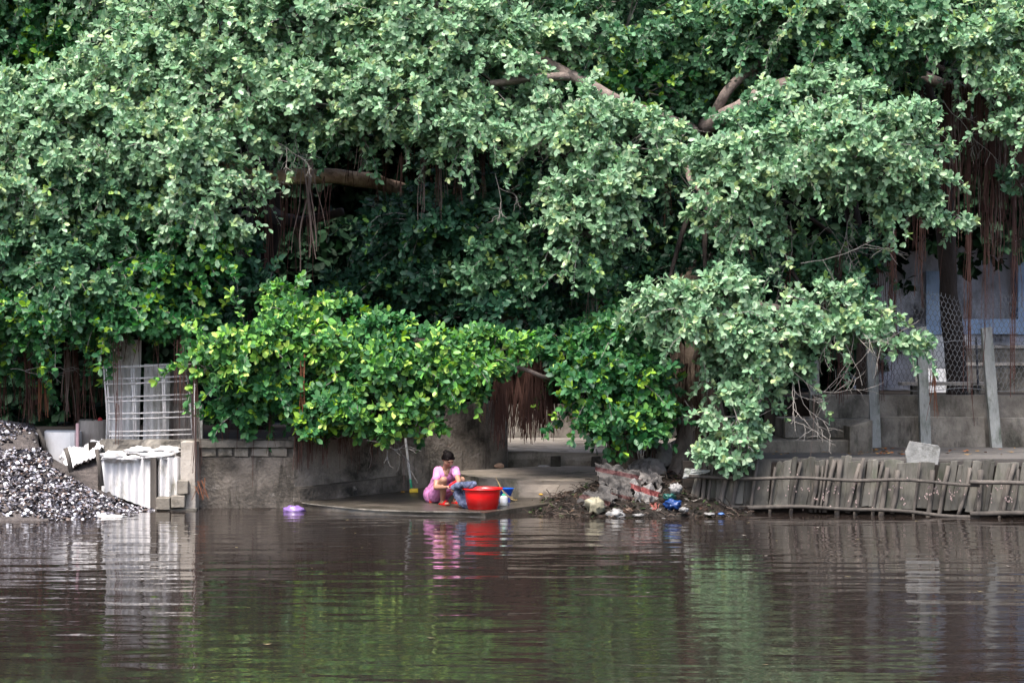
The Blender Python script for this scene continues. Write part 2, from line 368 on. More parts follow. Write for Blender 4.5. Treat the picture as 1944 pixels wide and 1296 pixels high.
lg = empty('stone_ledge', P(1000, 940, 1.8), 'broad pale concrete ledge with rounded mossy front, behind the red basin', 'ledge')
f1 = curve([(PX(868, 3.4), 3.35), (PX(884, 2.6), 2.6), (PX(920, 2.0), 2.0), (PX(985, 1.6), 1.6), (PX(1080, 1.5), 1.5), (PX(1190, 1.6), 1.6)], 6)
g1 = [(PX(866, 4) + (PX(1260, 6) - PX(866, 4)) * i / (len(f1) - 1), 3.6 + 2.4 * i / (len(f1) - 1)) for i in range(len(f1))]
topsheet(f1, g1, -.2, lambda x, y: .39 + .012 * (y - 1.5), 12, .012).build('slab', M['ledge'], lg)
ug = empty('upper_step', P(1050, 880, 5.3), 'light concrete upper step above the mossy ledge, under the hanging roots', 'step')
f2 = [(PX(965, 5.0), 5.05), (PX(1010, 5.0), 5.02), (PX(1060, 4.7), 4.8), (PX(1120, 4.5), 4.6), (PX(1230, 4.2), 4.4)]
g2 = [(PX(955, 9), 8.8), (PX(1020, 9), 8.9), (PX(1090, 9), 9.0), (PX(1170, 9), 9.0), (PX(1290, 9), 9.0)]
topsheet(f2, g2, .2, lambda x, y: .655 + .012 * (y - 4.5), 8, .01).build('slab', M['light_concrete'], ug)
for px in (1052, 1128):
    b = MB(); b.box(PX(px, 4.7) - .06, PX(px, 4.7) + .1, 4.5, 4.75, .40, .60, .01); b.build('block', M['mortar'], ug)
fw = empty('far_wall', P(1080, 830, 9), 'pale weathered wall across the back of the upper step, behind roots', 'wall')
b = MB(); b.grid(lambda u, v: (PX(945, 9) + 4.6 * u, 9.0 + .02 * fbm(u * 4, v, 2), .4 + .95 * v), 16, 8, (0, .25, 0)); b.build('wall_face', M['light_concrete'], fw)

# ------------------------------------------------------------------ right: stairs, low wall, posts, fence
stp = empty('concrete_stairs', P(1550, 868, 2.4), 'grey concrete steps climbing from the terrace beside the first fence post', 'stairs')
b = MB(); b.box(PX(1440, 2.5), PX(1656, 2.5), 2.5, 4.2, .70, .975, .008); b.build('step', M['concrete'], stp, bevel=.012)
b = MB(); b.box(PX(1490, 3.0), PX(1652, 3.0), 3.0, 4.2, .978, 1.29, .008); b.build('step', M['concrete'], stp, bevel=.012)
b = MB(); b.box(PX(1553, 3.5), PX(1650, 3.5), 3.5, 4.2, 1.292, 1.67, .008); b.build('step', M['concrete'], stp, bevel=.012)
b = MB(); b.prism([(PX(1612, 2.46), 2.42, .70), (PX(1656, 2.46), 2.42, .70), (PX(1656, 2.46), 2.42, 1.30), (PX(1612, 2.46), 2.42, 1.20)], (0, .55, 0)); b.build('cheek_wall', M['concrete'], stp, bevel=.01)
lw = empty('terrace_wall', P(1850, 845, 4.3), 'low streaked concrete wall behind the row of fence posts', 'wall')
b = MB(); X0 = PX(1662, 4.3)
b.grid(lambda u, v: (X0 + 9 * u, 4.26 + .03 * fbm(u * 9, v, 1.5), .70 + .95 * v), 40, 8, (0, .24, 0)); b.build('wall_face', M['concrete'], lw)
for (u0, u1, zz) in ((1664, 1748, 1.28), (1760, 1870, 1.3), (1892, 2000, 1.27)):
    b = MB(); b.box(PX(u0, 4.2), PX(u1, 4.2), 4.12, 4.27, .72, zz, .02); b.build('buttress', M['concrete'], lw, bevel=.01)
fe = empty('wire_fence', P(1760, 845, 4.0), 'chain-link fence on leaning grey concrete posts along the terrace', 'fence')
posts = [(1545, 1548, 680, 790), (1652, 1662, 628, 838), (1748, 1757, 620, 842), (1872, 1892, 622, 845), (1992, 2004, 624, 846), (2110, 2116, 622, 848)]
for i, (xt, xb, yt, yb) in enumerate(posts):
    Yp = 4.02 if i else 4.4
    a = P(xb, yb, Yp); c = P(xt, yt, Yp - .03); a.z = .70 if i else 1.2
    b = MB(); mid = a.lerp(c, .5) + Vector((random.uniform(-.01, .01), 0, 0))
    b.bar(a, mid, .17, .15, (0, 1, 0), .006); b.bar(mid, c, .168, .148, (0, 1, 0), .008); b.build('post', M['post'], fe)
b = MB(); cw, chh = .075, .085; zx0, zx1, zb, zt = PX(1640, 4.1), PX(2120, 4.1), 1.72, 3.35
nx = int((zx1 - zx0) / cw); nz = int((zt - zb) / chh)
def fz(i, j):
    x = zx0 + i * cw; sag = .05 * math.sin(i * .19) + .05 * fbm(i * .1, 3, 1)
    return Vector((x, 4.13 + .03 * math.sin(i * .4 + j * .3), zb + j * chh + sag))
for i in range(nx):
    pts = []
    for j in range(nz + 1):
        s_ = (cw * .5 if (j % 2) else 0); pts.append(fz(i, j) + Vector((s_, 0, 0))); pts.append(fz(i, j + .4) + Vector((s_, 0, 0)))
    b.tube(pts, .0042, 3, False)
    pts = []
    for j in range(nz + 1):
        s_ = (-cw * .5 if (j % 2) else 0); pts.append(fz(i, j) + Vector((s_, 0, 0))); pts.append(fz(i, j + .4) + Vector((s_, 0, 0)))
    b.tube(pts, .0042, 3, False)
b.build('wire_mesh', M['wire'], fe, kind='stuff')
for zz in (2.55, 1.75):
    b = MB(); b.tube([(zx0 + (zx1 - zx0) * k / 20, 4.09, zz + .03 * math.sin(k)) for k in range(21)], .008, 4); b.build('line_wire', M['wire'], fe)
# bench and pipe on upper terrace
bn = empty('stone_bench', P(1780, 750, 5.2), 'thin stone slab bench in the dark behind the wire fence', 'bench')
b = MB(); b.box(PX(1708, 5.2), PX(1868, 5.2), 5.0, 5.35, ZZ(731, 5.2), ZZ(725, 5.2), .004); b.build('seat', M['light_concrete'], bn)
for px in (1730, 1845):
    b = MB(); b.box(PX(px, 5.2), PX(px, 5.2) + .12, 5.05, 5.3, 1.6, ZZ(732, 5.2), .004); b.build('leg', M['concrete'], bn)
# ------------------------------------------------------------------ house
hs = empty('house', P(1850, 735, 10), 'grey rendered house with pale blue window frame behind the roots', 'house')
Yh = 10.0
b = MB()
hx0, hx1 = PX(1610, Yh), PX(2300, Yh); wx0, wx1 = PX(1782, Yh), PX(1932, Yh); wz0, wz1 = ZZ(606, Yh), ZZ(478, Yh); HT = ZZ(410, Yh)
b.box(hx0, wx0, Yh, Yh + 3, 1.2, HT); b.box(wx1, hx1, Yh, Yh + 3, 1.2, HT); b.box(wx0, wx1, Yh, Yh + 3, 1.2, wz0); b.box(wx0, wx1, Yh, Yh + 3, wz1, HT)
b.build('wall', M['house_wall'], hs)
b2 = MB(); b2.box(hx0 - .5, hx1, Yh - 1.1, Yh + 3.2, HT + .003, HT + .16, .01); b2.build('roof', M['dark_bark'], hs)  # overhang added to shade the top of the house wall
wi = MB(); wi.box(PX(1757, Yh), wx0 + .01, Yh - .09, Yh + .12, wz0 - .30, ZZ(515, Yh)); wi.box(wx1 - .01, PX(1966, Yh), Yh - .09, Yh + .12, wz0 - .30, wz1)
wi.box(wx0 + .012, wx1 - .012, Yh - .12, Yh + .12, wz0 - .29, wz0 + .005)
wo = wi.build('window', M['blue_paint'], hs)
b = MB(); b.box(wx0 - .005, wx1 + .005, Yh + .5, Yh + .53, wz0, wz1); b.build('pane', M['house_wall'], wo)
b = MB(); b.box(PX(1757, Yh) - .1, PX(1830, Yh), Yh - .6, Yh - .01, 1.5, ZZ(637, Yh - .6), .01); b.build('plinth', M['white_paint'], hs)
for (ya, yb_, yy) in ((655, 686, 8.6), (688, 722, 8.2)):
    b = MB(); b.box(PX(1836, yy), PX(2100, yy), yy, yy + .42, 1.5, ZZ(ya + 6, yy), .004); r_ = b.build('step', M['concrete'], hs)
    b = MB(); b.box(PX(1834, yy), PX(2102, yy), yy - .03, yy + .4, ZZ(ya + 6, yy) + .002, ZZ(ya, yy), .003); b.build('tread', M['light_concrete'], r_)
b = MB(); b.box(PX(1740, 8.5), PX(1800, 8.5), 8.2, 8.6, 1.5, ZZ(700, 8.5), .01); b.build('ramp_block', M['white_paint'], hs)
b = MB(); b.tube([P(1857, 740, 5.0), P(1853, 640, 5.0)], .02, 6); tag(b.build('iron_pole', plain('iron', (.02, .02, .03), .5)), 'thin dark iron pole behind the third tall fence post', 'pole')

# ------------------------------------------------------------------ bamboo revetment on the right
rv = empty('bamboo_revetment', P(1600, 985, -.1), 'riverside revetment of leaning planks and bamboo stakes held by two long rails', 'revetment')
def rvY(px): return .42 - (px - 1300) / 644 * 1.15
def rtop(px): return .80 - (px - 1300) / 644 * .03 + .03 * math.sin(px * .021)
b = MB()
xs = [1300 + 50 * k for k in range(20)]
pts = [(PX(p_, rvY(p_)), rvY(p_) + .28) for p_ in xs]
b.prism([(x, y, -.6) for x, y in pts] + [(x, 1.0, -.6) for x, y in pts[::-1]], (0, 0, 1.34)); b.build('earth_fill', M['soil'], rv)
px = 1308
while px < 2230:
    wd = random.choice([9, 12, 15, 18, 24, 34]) * random.uniform(.85, 1.15)
    Y = rvY(px); s_ = (D0 + Y) / FP; ln = random.uniform(.05, .16) + (.04 if px > 1700 else 0)
    zt = rtop(px) + random.uniform(-.045, .045); zb = .09 + random.uniform(-.03, .03)
    if px < 1350: zt -= (1350 - px) * .004
    xb = PX(px, Y); W = wd * s_
    b = MB(); yo = Y + .09 + random.uniform(-.015, .015)
    b.prism([(xb, yo, zb), (xb + W * .95, yo + random.uniform(-.01, .01), zb + random.uniform(-.02, .02)), (xb + W + ln, yo + .1, zt + random.uniform(-.02, .02)), (xb + W * .5 + ln, yo + .1, zt + random.uniform(0, .015)), (xb + ln, yo + .1, zt)], (0, .05, 0))
    b.build('plank', M['plank'], rv, bevel=.006)
    px += wd * random.uniform(.86, 1.0)
px = 1312
while px < 2230:
    Y = rvY(px); ln = random.uniform(.06, .22); zt = rtop(px) + random.uniform(-.12, .05); deep = random.random() < .6
    zb = -.35 if deep else .03; r = random.uniform(.018, .044)
    if px < 1350: zt -= (1350 - px) * .004
    x = PX(px, Y); n = 5
    bw = random.uniform(-.03, .03); b = MB(); b.tube([(x + ln * k / n - (.03 if deep else 0) + bw * math.sin(k * .63), Y + .03 + .09 * k / n, zb + (zt - zb) * k / n) for k in range(n + 1)], [r * random.uniform(.9, 1.1) for _ in range(n + 1)], 7)
    b.build('stake', M['bamboo'], rv, smooth=True)
    px += random.choice([9, 16, 22, 28, 38])
for (ya, yb_, r) in ((905, 908, .028), (959, 966, .031)):
    for (p0, p1, o_) in ((1308 if ya < 950 else 1370, 1860, 0), (1840, 2240, 1)):
        b = MB(); pts = []; n = 26
        for k in range(n + 1):
            q = p0 + (p1 - p0) * k / n; Y = rvY(q) - .035
            z = ZZ(ya, .4) - (.075 * max(0, q - 1700) / 250 if ya < 950 else (-.02 * 0 + .075 * min(1, max(0, q - 1660) / 120)))
            pts.append((PX(q, Y), Y - o_ * .05, z + .014 * math.sin(q * .03) + o_ * .05))
        b.tube(pts, [r * (1.1 - .3 * k / n) for k in range(n + 1)], 8, wob=.3); b.build('rail', M['bamboo'], rv, smooth=True)
sb = MB()
for k in range(70):
    q = random.uniform(1440, 1930); Y = rvY(q) - .005; c = P(q, random.gauss(932, 16), Y); c.y = Y + .015
    for j in range(random.randint(1, 4)): sb.blob(c + Vector((random.gauss(0, .012), 0, random.gauss(0, .022))), (.009, .012, .014), 6, 4)
sb.build('egg_specks', plain('egg_specks', (.30, .22, .21), .7), rv, kind='stuff')
sb = MB(); Y = -.05
sb.prism([P(1722, 880, Y), P(1780, 888, Y), P(1786, 852, Y + .1), P(1782, 845, Y + .1), P(1728, 837, Y + .1), P(1719, 858, Y + .05)], (0, .07, 0))
tag(sb.build('concrete_slab', mat('slab_grey', [(.10, .10, .098), (.18, .18, .175)], 6, .9, .6, 30, dirt=[((.05, .05, .045), 5, .3, (1, 1, 1))]), None, bevel=.008), 'square grey broken concrete slab propped upright on top of the revetment', 'slab')
# dead leaves on the terrace
b = MB()
for k in range(160):
    px = random.gauss(1665, 45) if k < 90 else random.uniform(1450, 1940); Y = random.uniform(1.6, 3.6); c = Vector((PX(px, Y), Y, .79)); a = random.uniform(0, 6.3); r = random.uniform(.03, .06)
    q = [c + Vector((math.cos(a + i * 1.57) * r * (1 if i % 2 else .5), math.sin(a + i * 1.57) * r * (1 if i % 2 else .5), random.uniform(0, .02))) for i in range(4)]
    b.add(q, [(0, 1, 2, 3)], random.choice([(.3, .10, .03), (.16, .07, .03), (.35, .2, .05)]))
M['litter'] = attrmat('litter', .8, .2)
tag(b.build('dead_leaves', M['litter']), 'scattered orange dead leaves on the terrace beside the steps', 'leaves', kind='stuff')
# ------------------------------------------------------------------ left: sheets, grille, tank, sacks, shells
def corr(P0, P1, zt0, zt1, zb0, zb1, waves, amp, name, m, label, lean=0.0, parent=None, cat='sheet'):
    b = MB(); d = P1 - P0; nn = Vector((-d.y, d.x, 0)).normalized(); n = waves * 6 + 1
    def f(u, v):
        zt = zt0 + (zt1 - zt0) * u; zb = zb0 + (zb1 - zb0) * u
        p = P0 + d * u + nn * (amp * math.cos(u * waves * 2 * math.pi) + lean * v); p.z = zb + (zt - zb) * v; return p
    b.grid(f, n, 4, nn * .008)
    o = b.build(name, m, parent, smooth=False); return tag(o, label, cat) if label else o
V3 = lambda px, Y: Vector((PX(px, Y), Y, 0))
GZ = .99
corr(V3(200, 2.35), V3(264, 2.35), ZZ(640, 2.5), ZZ(646, 2.5), GZ, GZ, 5, .02, 'fibre_cement_sheet', M['fibre'], 'tall upright pale corrugated sheet, leftmost behind the steel grille', .2)
corr(V3(271, 2.3), V3(320, 2.3), ZZ(690, 2.4), ZZ(694, 2.4), GZ, GZ, 4, .02, 'fibre_cement_sheet', M['fibre'], 'narrow tapering corrugated sheet leaning in the middle behind the steel grille', .12)
corr(V3(313, 2.5), V3(368, 2.5), ZZ(690, 2.5), ZZ(690, 2.5), GZ, GZ, 5, .018, 'fibre_cement_sheet', M['fibre_dirty'], 'red-brown stained corrugated sheet, rightmost behind the steel grille', .12)
gr = empty('steel_grille', P(285, 836, 1.95), 'welded steel bar grille standing on the low wall before corrugated sheets', 'grille')
Yg = 1.95
def gp(px, py): return P(px, py, Yg)
vb = [(197, 698, 205, 834), (202, 700, 210, 834), (249, 696, 255, 833), (253, 696, 259, 833), (307, 693, 311, 833), (311, 693, 314, 833), (355, 712, 366, 833)]
for (a, b_, c, d) in vb:
    m_ = MB(); m_.tube([gp(a, b_), gp((a + c) / 2 + 1, (b_ + d) / 2), gp(c, d)], .014, 6); m_.build('vertical_bar', M['rebar'], gr, smooth=True)
for (yl, yr) in ((697, 691), (719, 714), (729, 723), (754, 748), (762, 757), (785, 781), (795, 791), (819, 815), (827, 824)):
    m_ = MB(); rr = .018 if yl == 697 else .012
    xr = 330 if yl == 697 else 354 + (yl - 700) * .09
    m_.tube([gp(194 if yl == 697 else 199 + (yl - 700) * .07, yl) + Vector((0, -.022, 0)), gp(260, (yl + yr) / 2 + 1.2) + Vector((0, -.022, 0)), gp(xr, yr) + Vector((0, -.022, 0))], rr, 6); m_.build('horizontal_bar', M['rebar'], gr, smooth=True)
gpst = empty('gate_post', P(378, 838, 1.6), 'pale post with a thin white pipe beside the steel grille', 'post')
b = MB(); b.box(PX(371, 1.75), PX(385, 1.75), 1.7, 1.82, 1.03, ZZ(768, 1.75), .004); b.build('post_block', M['post'], gpst)
b = MB(); b.tube([P(371, 836, 1.64), P(370, 702, 1.64)], .022, 8); b.build('pipe', M['white_paint'], gpst, smooth=True)

tk = empty('cistern', P(118, 866, 2.6), 'whitewashed square water cistern behind the shell heap', 'cistern')
b = MB(); wpts = curve([(PX(80, 2.6), 2.9), (PX(84, 2.2), 2.25), (PX(110, 2.1), 2.08), (PX(147, 2.2), 2.2), (PX(152, 2.6), 2.9)], 5)
b.prism([(x, y, .1) for x, y in wpts], (0, 0, ZZ(796, 2.2) - .3)); b.build('body', M['white_paint'], tk)
b = MB(); b.box(PX(146, 2.2), PX(151, 2.2), 2.12, 2.2, .75, ZZ(803, 2.2)); b.build('corner_strip', plain('pink_tape', (.55, .36, .38)), tk)
rg = empty('concrete_tank', P(180, 845, 2.7), 'round dirty concrete tank between the white cistern and the grille', 'tank')
b = MB(); zc = ZZ(798, 2.6); b.lathe((PX(180, 2.75), 2.75, 0), [(.26, .6), (.27, zc), (.22, zc), (.21, .9)], 22, sx=1.0); b.build('ring', M['fibre_dirty'], rg, smooth=False)
b = MB(); b.box(PX(151, 2.9), PX(176, 2.9), 2.88, 3.1, .6, ZZ(795, 2.9), .01); b.build('back_block', M['concrete'], rg)
b = MB(); b.lathe((PX(190, 2.72), 2.72, zc - .05), [(.001, .1), (.03, .085), (.04, .05), (.03, .01), (.001, 0)], 10); tag(b.build('red_ball', plain('red_ball', (.5, .03, .03))), 'small red round thing on the rim of the concrete tank', 'ball')

def cloth(name, m, label, cat, c00, c10, c01, c11, amp=.03, fr=3, nu=26, nv=14, th=.008, parent=None, seed=0):
    c00, c10, c01, c11 = map(Vector, (c00, c10, c01, c11)); b = MB()
    nn = (c10 - c00).cross(c01 - c00).normalized()
    def f(u, v):
        p = c00.lerp(c10, u).lerp(c01.lerp(c11, u), v)
        e = Vector((u * fr, v * fr, seed * 5.1))
        k = noise.noise(e) + .7 * abs(noise.noise(e * 2.1)) + .25 * noise.noise(e * 5)
        edge = Vector((noise.noise(Vector((v * 4, seed, 1))), 0, noise.noise(Vector((u * 4, seed, 9))))) * amp * .8
        return p + nn * k * amp + edge
    b.grid(f, nu, nv, nn * th); o = b.build(name, m, parent, smooth=True)
    return tag(o, label, cat) if label else o
cloth('tarpaulin', M['white_paint'], 'white plastic tarpaulin spread down the slope below the cistern', 'tarpaulin', P(112, 860, 1.95), P(197, 832, 2.0), P(132, 884, 1.3), P(197, 852, 1.5), .10, 5.5, 60, 34, seed=4)
# retaining corner pillar, sheets, blocks
pl = empty('corner_pillar', P(358, 968, .9), 'pale concrete corner pillar with blocks at its foot, left end of the wall', 'pillar')
b = MB(); b.box(PX(343, .75), PX(371, .75), .75, 1.1, -.4, ZZ(838, .75), .008); b.build('shaft', M['light_concrete'], pl, bevel=.01)
for (a, c, d, e) in ((296, 322, 944, 967), (324, 350, 941, 963), (336, 357, 912, 938)):
    b = MB(); b.box(PX(a, .6), PX(c, .6), .6, .78, ZZ(e, .6), ZZ(d, .6), .008); b.build('block', M['block'], pl, bevel=.01)
b = MB(); b.box(PX(294, .6), PX(372, .6), .64, .8, -.3, ZZ(966, .6)); b.build('footing', M['mortar'], pl)
rs = empty('sheet_bulkhead', P(270, 965, .85), 'low bulkhead of pale corrugated cement sheets holding the bank under the sandbags', 'bulkhead')
corr(V3(192, .95), V3(292, .9), ZZ(868, .9), ZZ(866, .9), .28, -.02, 7, .028, 'corrugated_sheet', M['fibre'], None, 0, rs)
corr(V3(299, .85), V3(344, .85), ZZ(868, .85), ZZ(868, .85), ZZ(945, .85), ZZ(945, .85), 3, .04, 'corrugated_sheet', M['fibre'], None, 0, rs)
b = MB(); b.box(PX(286, .8), PX(297, .8), .78, .88, -.1, ZZ(868, .8), .006); b.build('stay_post', M['bamboo'], rs)
b = MB(); b.box(PX(184, .9), PX(345, .9), .98, 1.75, -.4, .84, .01); b.build('earth_fill', M['soil'], rs)
b = MB(); b.grid(lambda u, v: (PX(190 + 182 * u, 1.7), 1.66 + .05 * fbm(u * 3, v, 2), .82 + .2 * v + .01 * fbm(u * 9, 1, 1)), 24, 4, (0, .25, 0)); b.build('kerb', M['concrete'], rs)
bags = [((218, 866), (22, 9), 'flat white sandbag, leftmost on top of the bulkhead'), ((266, 857), (24, 8), 'white sandbag lying in the middle of the row on the bulkhead'), ((300, 866), (30, 7), 'low grey-white sandbag draped over the bulkhead edge'),
        ((318, 856), (22, 9), 'upper white sandbag beside the corner pillar'), ((246, 870), (26, 6), 'thin pale sandbag folded over the corrugated sheet top'), ((330, 869), (17, 6), 'small white sandbag, rightmost against the corner pillar')]
for i, ((cx, cy_), (rx, ry), lb) in enumerate(bags):
    Y = 1.0 + .12 * (i % 2) + (.22 if cy_ < 860 else 0); b = MB(); s_ = (D0 + Y) / FP
    b.blob(P(cx, cy_, Y), (rx * s_ * 1.2, .18, ry * s_ * 1.05), 30, 16, .38, 2.8, i + 3); tag(b.build('sandbag', M['sack'], None, True), lb, 'sandbag', 'sandbags on the bulkhead')
for (a, b_, c, d, Y, lb) in ((124, 850, 135, 890, .9, 'short leaning grey stake standing in the shell heap'), (183, 852, 193, 916, .75, 'taller grey stake between the shell heap and the bulkhead'), (71, 815, 86, 850, 2.0, 'short broken stake at the left side of the white cistern')):
    m_ = MB(); m_.tube([P(a, b_, Y), P((a + c) / 2 + 1, (b_ + d) / 2, Y), P(c, d + 6, Y)], [.034, .036, .04], 7); tag(m_.build('wooden_stake', M['bamboo'], None, True), lb, 'stake')
# shell heap
def heap(x, y):
    px = 972 + x * FP / (D0 + y)
    prof = np.interp(px, [-400, -200, -60, 0, 60, 120, 190, 250, 300, 330], [1.55, 1.5, 1.35, 1.26, 1.14, .78, .36, .12, .03, -.06])
    k = max(0, min(1, (y + .95 - .3 * math.sin(x * 1.1)) / 2.9)); k = k ** .85
    z = -.12 + (prof + .12) * k + .035 * fbm(x, y, 2.0)
    if 72 < px < 165: z -= max(0, min(1, (y - 1.3) / .6)) * max(0, z - .35)
    if 130 < px < 215 and y > .6: z = max(z, min(.12, (px - 130) * .006) + .74 * max(0, min(1, (y - .75) / 1.1)) + .02 * fbm(x, y, 3))
    return z
hx0, hx1 = PX(-260, 1), PX(335, 1)
b = MB(); b.grid(lambda u, v: (hx0 + (hx1 - hx0) * u, -1.2 + 5.2 * v, heap(hx0 + (hx1 - hx0) * u, -1.2 + 5.2 * v)), 70, 60)
b.build('shell_mound', mat('shell_soil', [(.03, .025, .024), (.10, .085, .08)], 14, .9, .8, 50), smooth=True, kind='structure', label='grey-brown mound of earth under the shells')
b = MB()
tpl = [(0, -.5), (.42, -.3), (.5, .1), (.25, .5), (-.25, .5), (-.5, .1), (-.42, -.3)]
for k in range(22000):
    x = random.uniform(hx0, hx1); y = random.uniform(-1.0, 2.9); z = heap(x, y)
    px_ = 972 + x * FP / (D0 + y)
    if z < -.03 or (100 < px_ < 215 and y > .8) or random.random() > .5 + .9 * noise.noise(Vector((x * 1.3, y * 1.3, 1))) + (.35 if z < .9 else -.15): continue
    r = random.uniform(.02, .048); q = Quaternion(Vector((random.gauss(0, 1), random.gauss(0, 1), random.gauss(0, .5))).normalized(), random.uniform(0, 1.5))
    c = Vector((x, y, z + .012)); a = random.uniform(0, 6.28); ca, sa = math.cos(a), math.sin(a)
    vs = [c + q @ Vector(((u * ca - v * sa) * r * 1.6, (u * sa + v * ca) * r * 1.6, 0)) for u, v in tpl] + [c + q @ Vector((0, 0, r * .35))]
    t_ = random.random(); g_ = random.uniform(.7, 1.1)
    col = (.62 * g_, .62 * g_, .68 * g_) if t_ < .11 else (.20 * g_, .19 * g_, .22 * g_) if t_ < .36 else (.035 * g_, .03 * g_, .035 * g_) if t_ < .85 else (.13 * g_, .09 * g_, .075 * g_)
    b.add(vs, [(i, (i + 1) % 7, 7) for i in range(7)], col)
M['shell'] = attrmat('shell', .35, .5)
b.build('mussel_shells', M['shell'], kind='stuff', label='heap of black and white mussel shells on the mound at the water edge', cat='shells')
b = MB(); b.blob(P(198, 981, -.45), (.30, .12, .035), 30, 12, .5, 3.5, 8); tag(b.build('plastic_bag', M['sack'], None, True), 'dirty white plastic sheet at the foot of the shell heap, by the water', 'bag')
for i, (px, py, r, c) in enumerate(((36, 982, .09, (.35, .24, .2)), (8, 980, .07, (.3, .2, .17)), (60, 984, .05, (.25, .2, .18)))):
    b = MB(); b.blob(P(px, py, -.55), (r * 1.3, r, r * .7), 12, 8, .3, 2, i); tag(b.build('stone', plain('stone_%d' % i, c, .9)), ['largest brownish stone at the foot of the shell heap', 'brownish stone at the left edge of the shell heap foot', 'small stone at the waterline beside the largest brown stone'][i], 'stone')
# mud strip
b = MB(); mx0, mx1 = PX(330, .9), PX(600, .9)
b.grid(lambda u, v: (mx0 + (mx1 - mx0) * u, -.35 + 1.5 * v, -.09 + .10 * v + .045 * fbm(mx0 + (mx1 - mx0) * u, v * 1.2, 3)), 50, 14)
b.build('mud_strip', M['wet_soil'], smooth=True, kind='structure', label='strip of wet mud at the foot of the block wall')

# ------------------------------------------------------------------ mop, basin, bottle, bags
mp_ = empty('mop', P(787, 934, 2.3), 'mop with white pole, green collar and yellow head leaning on the wall', 'mop')
top_, bot = P(767, 812, 2.55), P(781, 926, 2.25); g0 = top_.lerp(bot, .86)
b = MB(); b.tube([top_, g0], .019, 8); b.build('pole', M['white_paint'], mp_, smooth=True)
b = MB(); b.tube([g0, bot], .019, 8); b.build('collar', plain('green_plastic', (.03, .35, .2), .35), mp_, smooth=True)
b = MB(); q0 = P(778, 927, 2.25)
b.box(q0.x, q0.x + .135, 2.18, 2.28, ZZ(934, 2.25), ZZ(926.5, 2.25), .004); b.build('head', plain('yellow_plastic', (.75, .5, .03), .4), mp_, bevel=.008)
Yb = .12; zf = .068; xb = PX(916, Yb)
bs = MB()
def rz(z): return zf + z
bs.lathe((xb, Yb, zf), [(.001, 0), (.205, 0), (.222, .012), (.232, .06), (.238, .062), (.262, .235), (.262, .243), (.277, .29), (.300, .294), (.306, .305), (.300, .314), (.272, .312), (.262, .28), (.24, .2), (.215, .03), (.001, .022)], 40)
red = mat('red_plastic', [(.62, .006, .008), (.74, .012, .012)], 3, .3, .02, 10, spec=.5)
tag(bs.build('basin', red, None, True), 'large round red plastic washing basin beside the squatting woman', 'basin')
b = MB(); b.lathe((xb, Yb, zf + .2), [(.001, 0), (.24, 0), (.24, .008), (.001, .008)], 30)
b.build('wash_water', mat('suds', [(.10, .10, .11), (.2, .2, .22)], 5, .1, .2, 20, spec=.5), bpy.data.objects['basin'])
bt = empty('bottle', P(956, 958, .65), 'white plastic bottle with green cap to the right of the red basin', 'bottle')
q = P(956.5, 958, .5); q.z = deckz(.5)
b = MB(); b.lathe(q, [(.001, 0), (.055, 0), (.060, .012), (.060, .12), (.054, .14), (.028, .155)], 20); b.build('body', plain('bottle_white', (.38, .39, .39), .35), bt, smooth=True)
b = MB(); b.lathe(q + Vector((0, 0, .153)), [(.001, 0), (.03, 0), (.028, .028), (.001, .03)], 14); b.build('cap', plain('bottle_cap', (.04, .4, .22), .35), bt)
b = MB(); b.lathe(q + Vector((0, 0, .05)), [(.0615, 0), (.0615, .055)], 20, True); b.build('paper_label', plain('bottle_label', (.45, .46, .5), .5), bt, smooth=True)
b = MB(); bc = P(960, 935, 1.0); b.lathe(Vector((bc.x, 1.0, ZZ(944, 1.0))), [(.001, 0), (.07, 0), (.125, .14), (.135, .145), (.12, .142), (.068, .012), (.001, .01)], 24)
tag(b.build('bowl', plain('blue_plastic', (.015, .10, .52), .3), None, True), 'blue plastic bowl half hidden behind the red basin', 'bowl')
b = MB(); b.box(PX(942, .9), PX(968, .9), .85, 1.1, deckz(1), ZZ(943.8, 1.0), .004); tag(b.build('crate', plain('navy', (.01, .02, .12), .5)), 'dark blue plastic crate under the blue bowl', 'crate')
b = MB()
for (a, c) in (((946, 914), (980, 950)), ((941, 905), (975, 945)), ((948, 922), (982, 948))):
    p0, p1 = P(*a, .8), P(*c, .5); b.tube([p0, p0.lerp(p1, .4) + Vector((-.03, 0, -.05)), p0.lerp(p1, .75) + Vector((0, 0, -.05)), p1], .003, 4)
tag(b.build('straws', plain('straw', (.26, .18, .07), .7)), 'few dry yellow straws leaning over the white bottle', 'straw')
b = MB(); b.blob(P(948, 884, 4.1), (.085, .06, .045), 10, 7, .25, 2.5, 3); tag(b.build('broken_brick', plain('brick_piece', (.36, .24, .18), .9, bump=.6)), 'broken brick piece lying on the pale ledge below the wall', 'brick')
b = MB(); b.blob(P(1032, 884, 3.9), (.10, .06, .012), 10, 6, .3, 2.5, 5); tag(b.build('paper_scrap', M['sack']), 'flat pale scrap of paper on the concrete ledge', 'paper')
b = MB(); b.blob(P(558, 969, .55), (.15, .10, .075), 22, 12, .35, 3.2, 9); tag(b.build('plastic_bag', plain('purple_film', (.17, .10, .27), .25, spec=.6, scale=20), None, True), 'crumpled purple plastic bag floating at the tip of the platform', 'bag')
for (px, py, Y, c, lb) in ((765, 933, 2.2, (.3, .15, .03), 'curled dry orange peel on the platform left of the mop'), (1027, 938, 1.45, (.6, .3, .01), 'small orange scrap at the foot of the mossy ledge')):
    b = MB(); b.blob(P(px, py, Y), (.035, .025, .012), 10, 6, .3, 2, 2); tag(b.build('peel', plain('peel', c)), lb, 'peel')
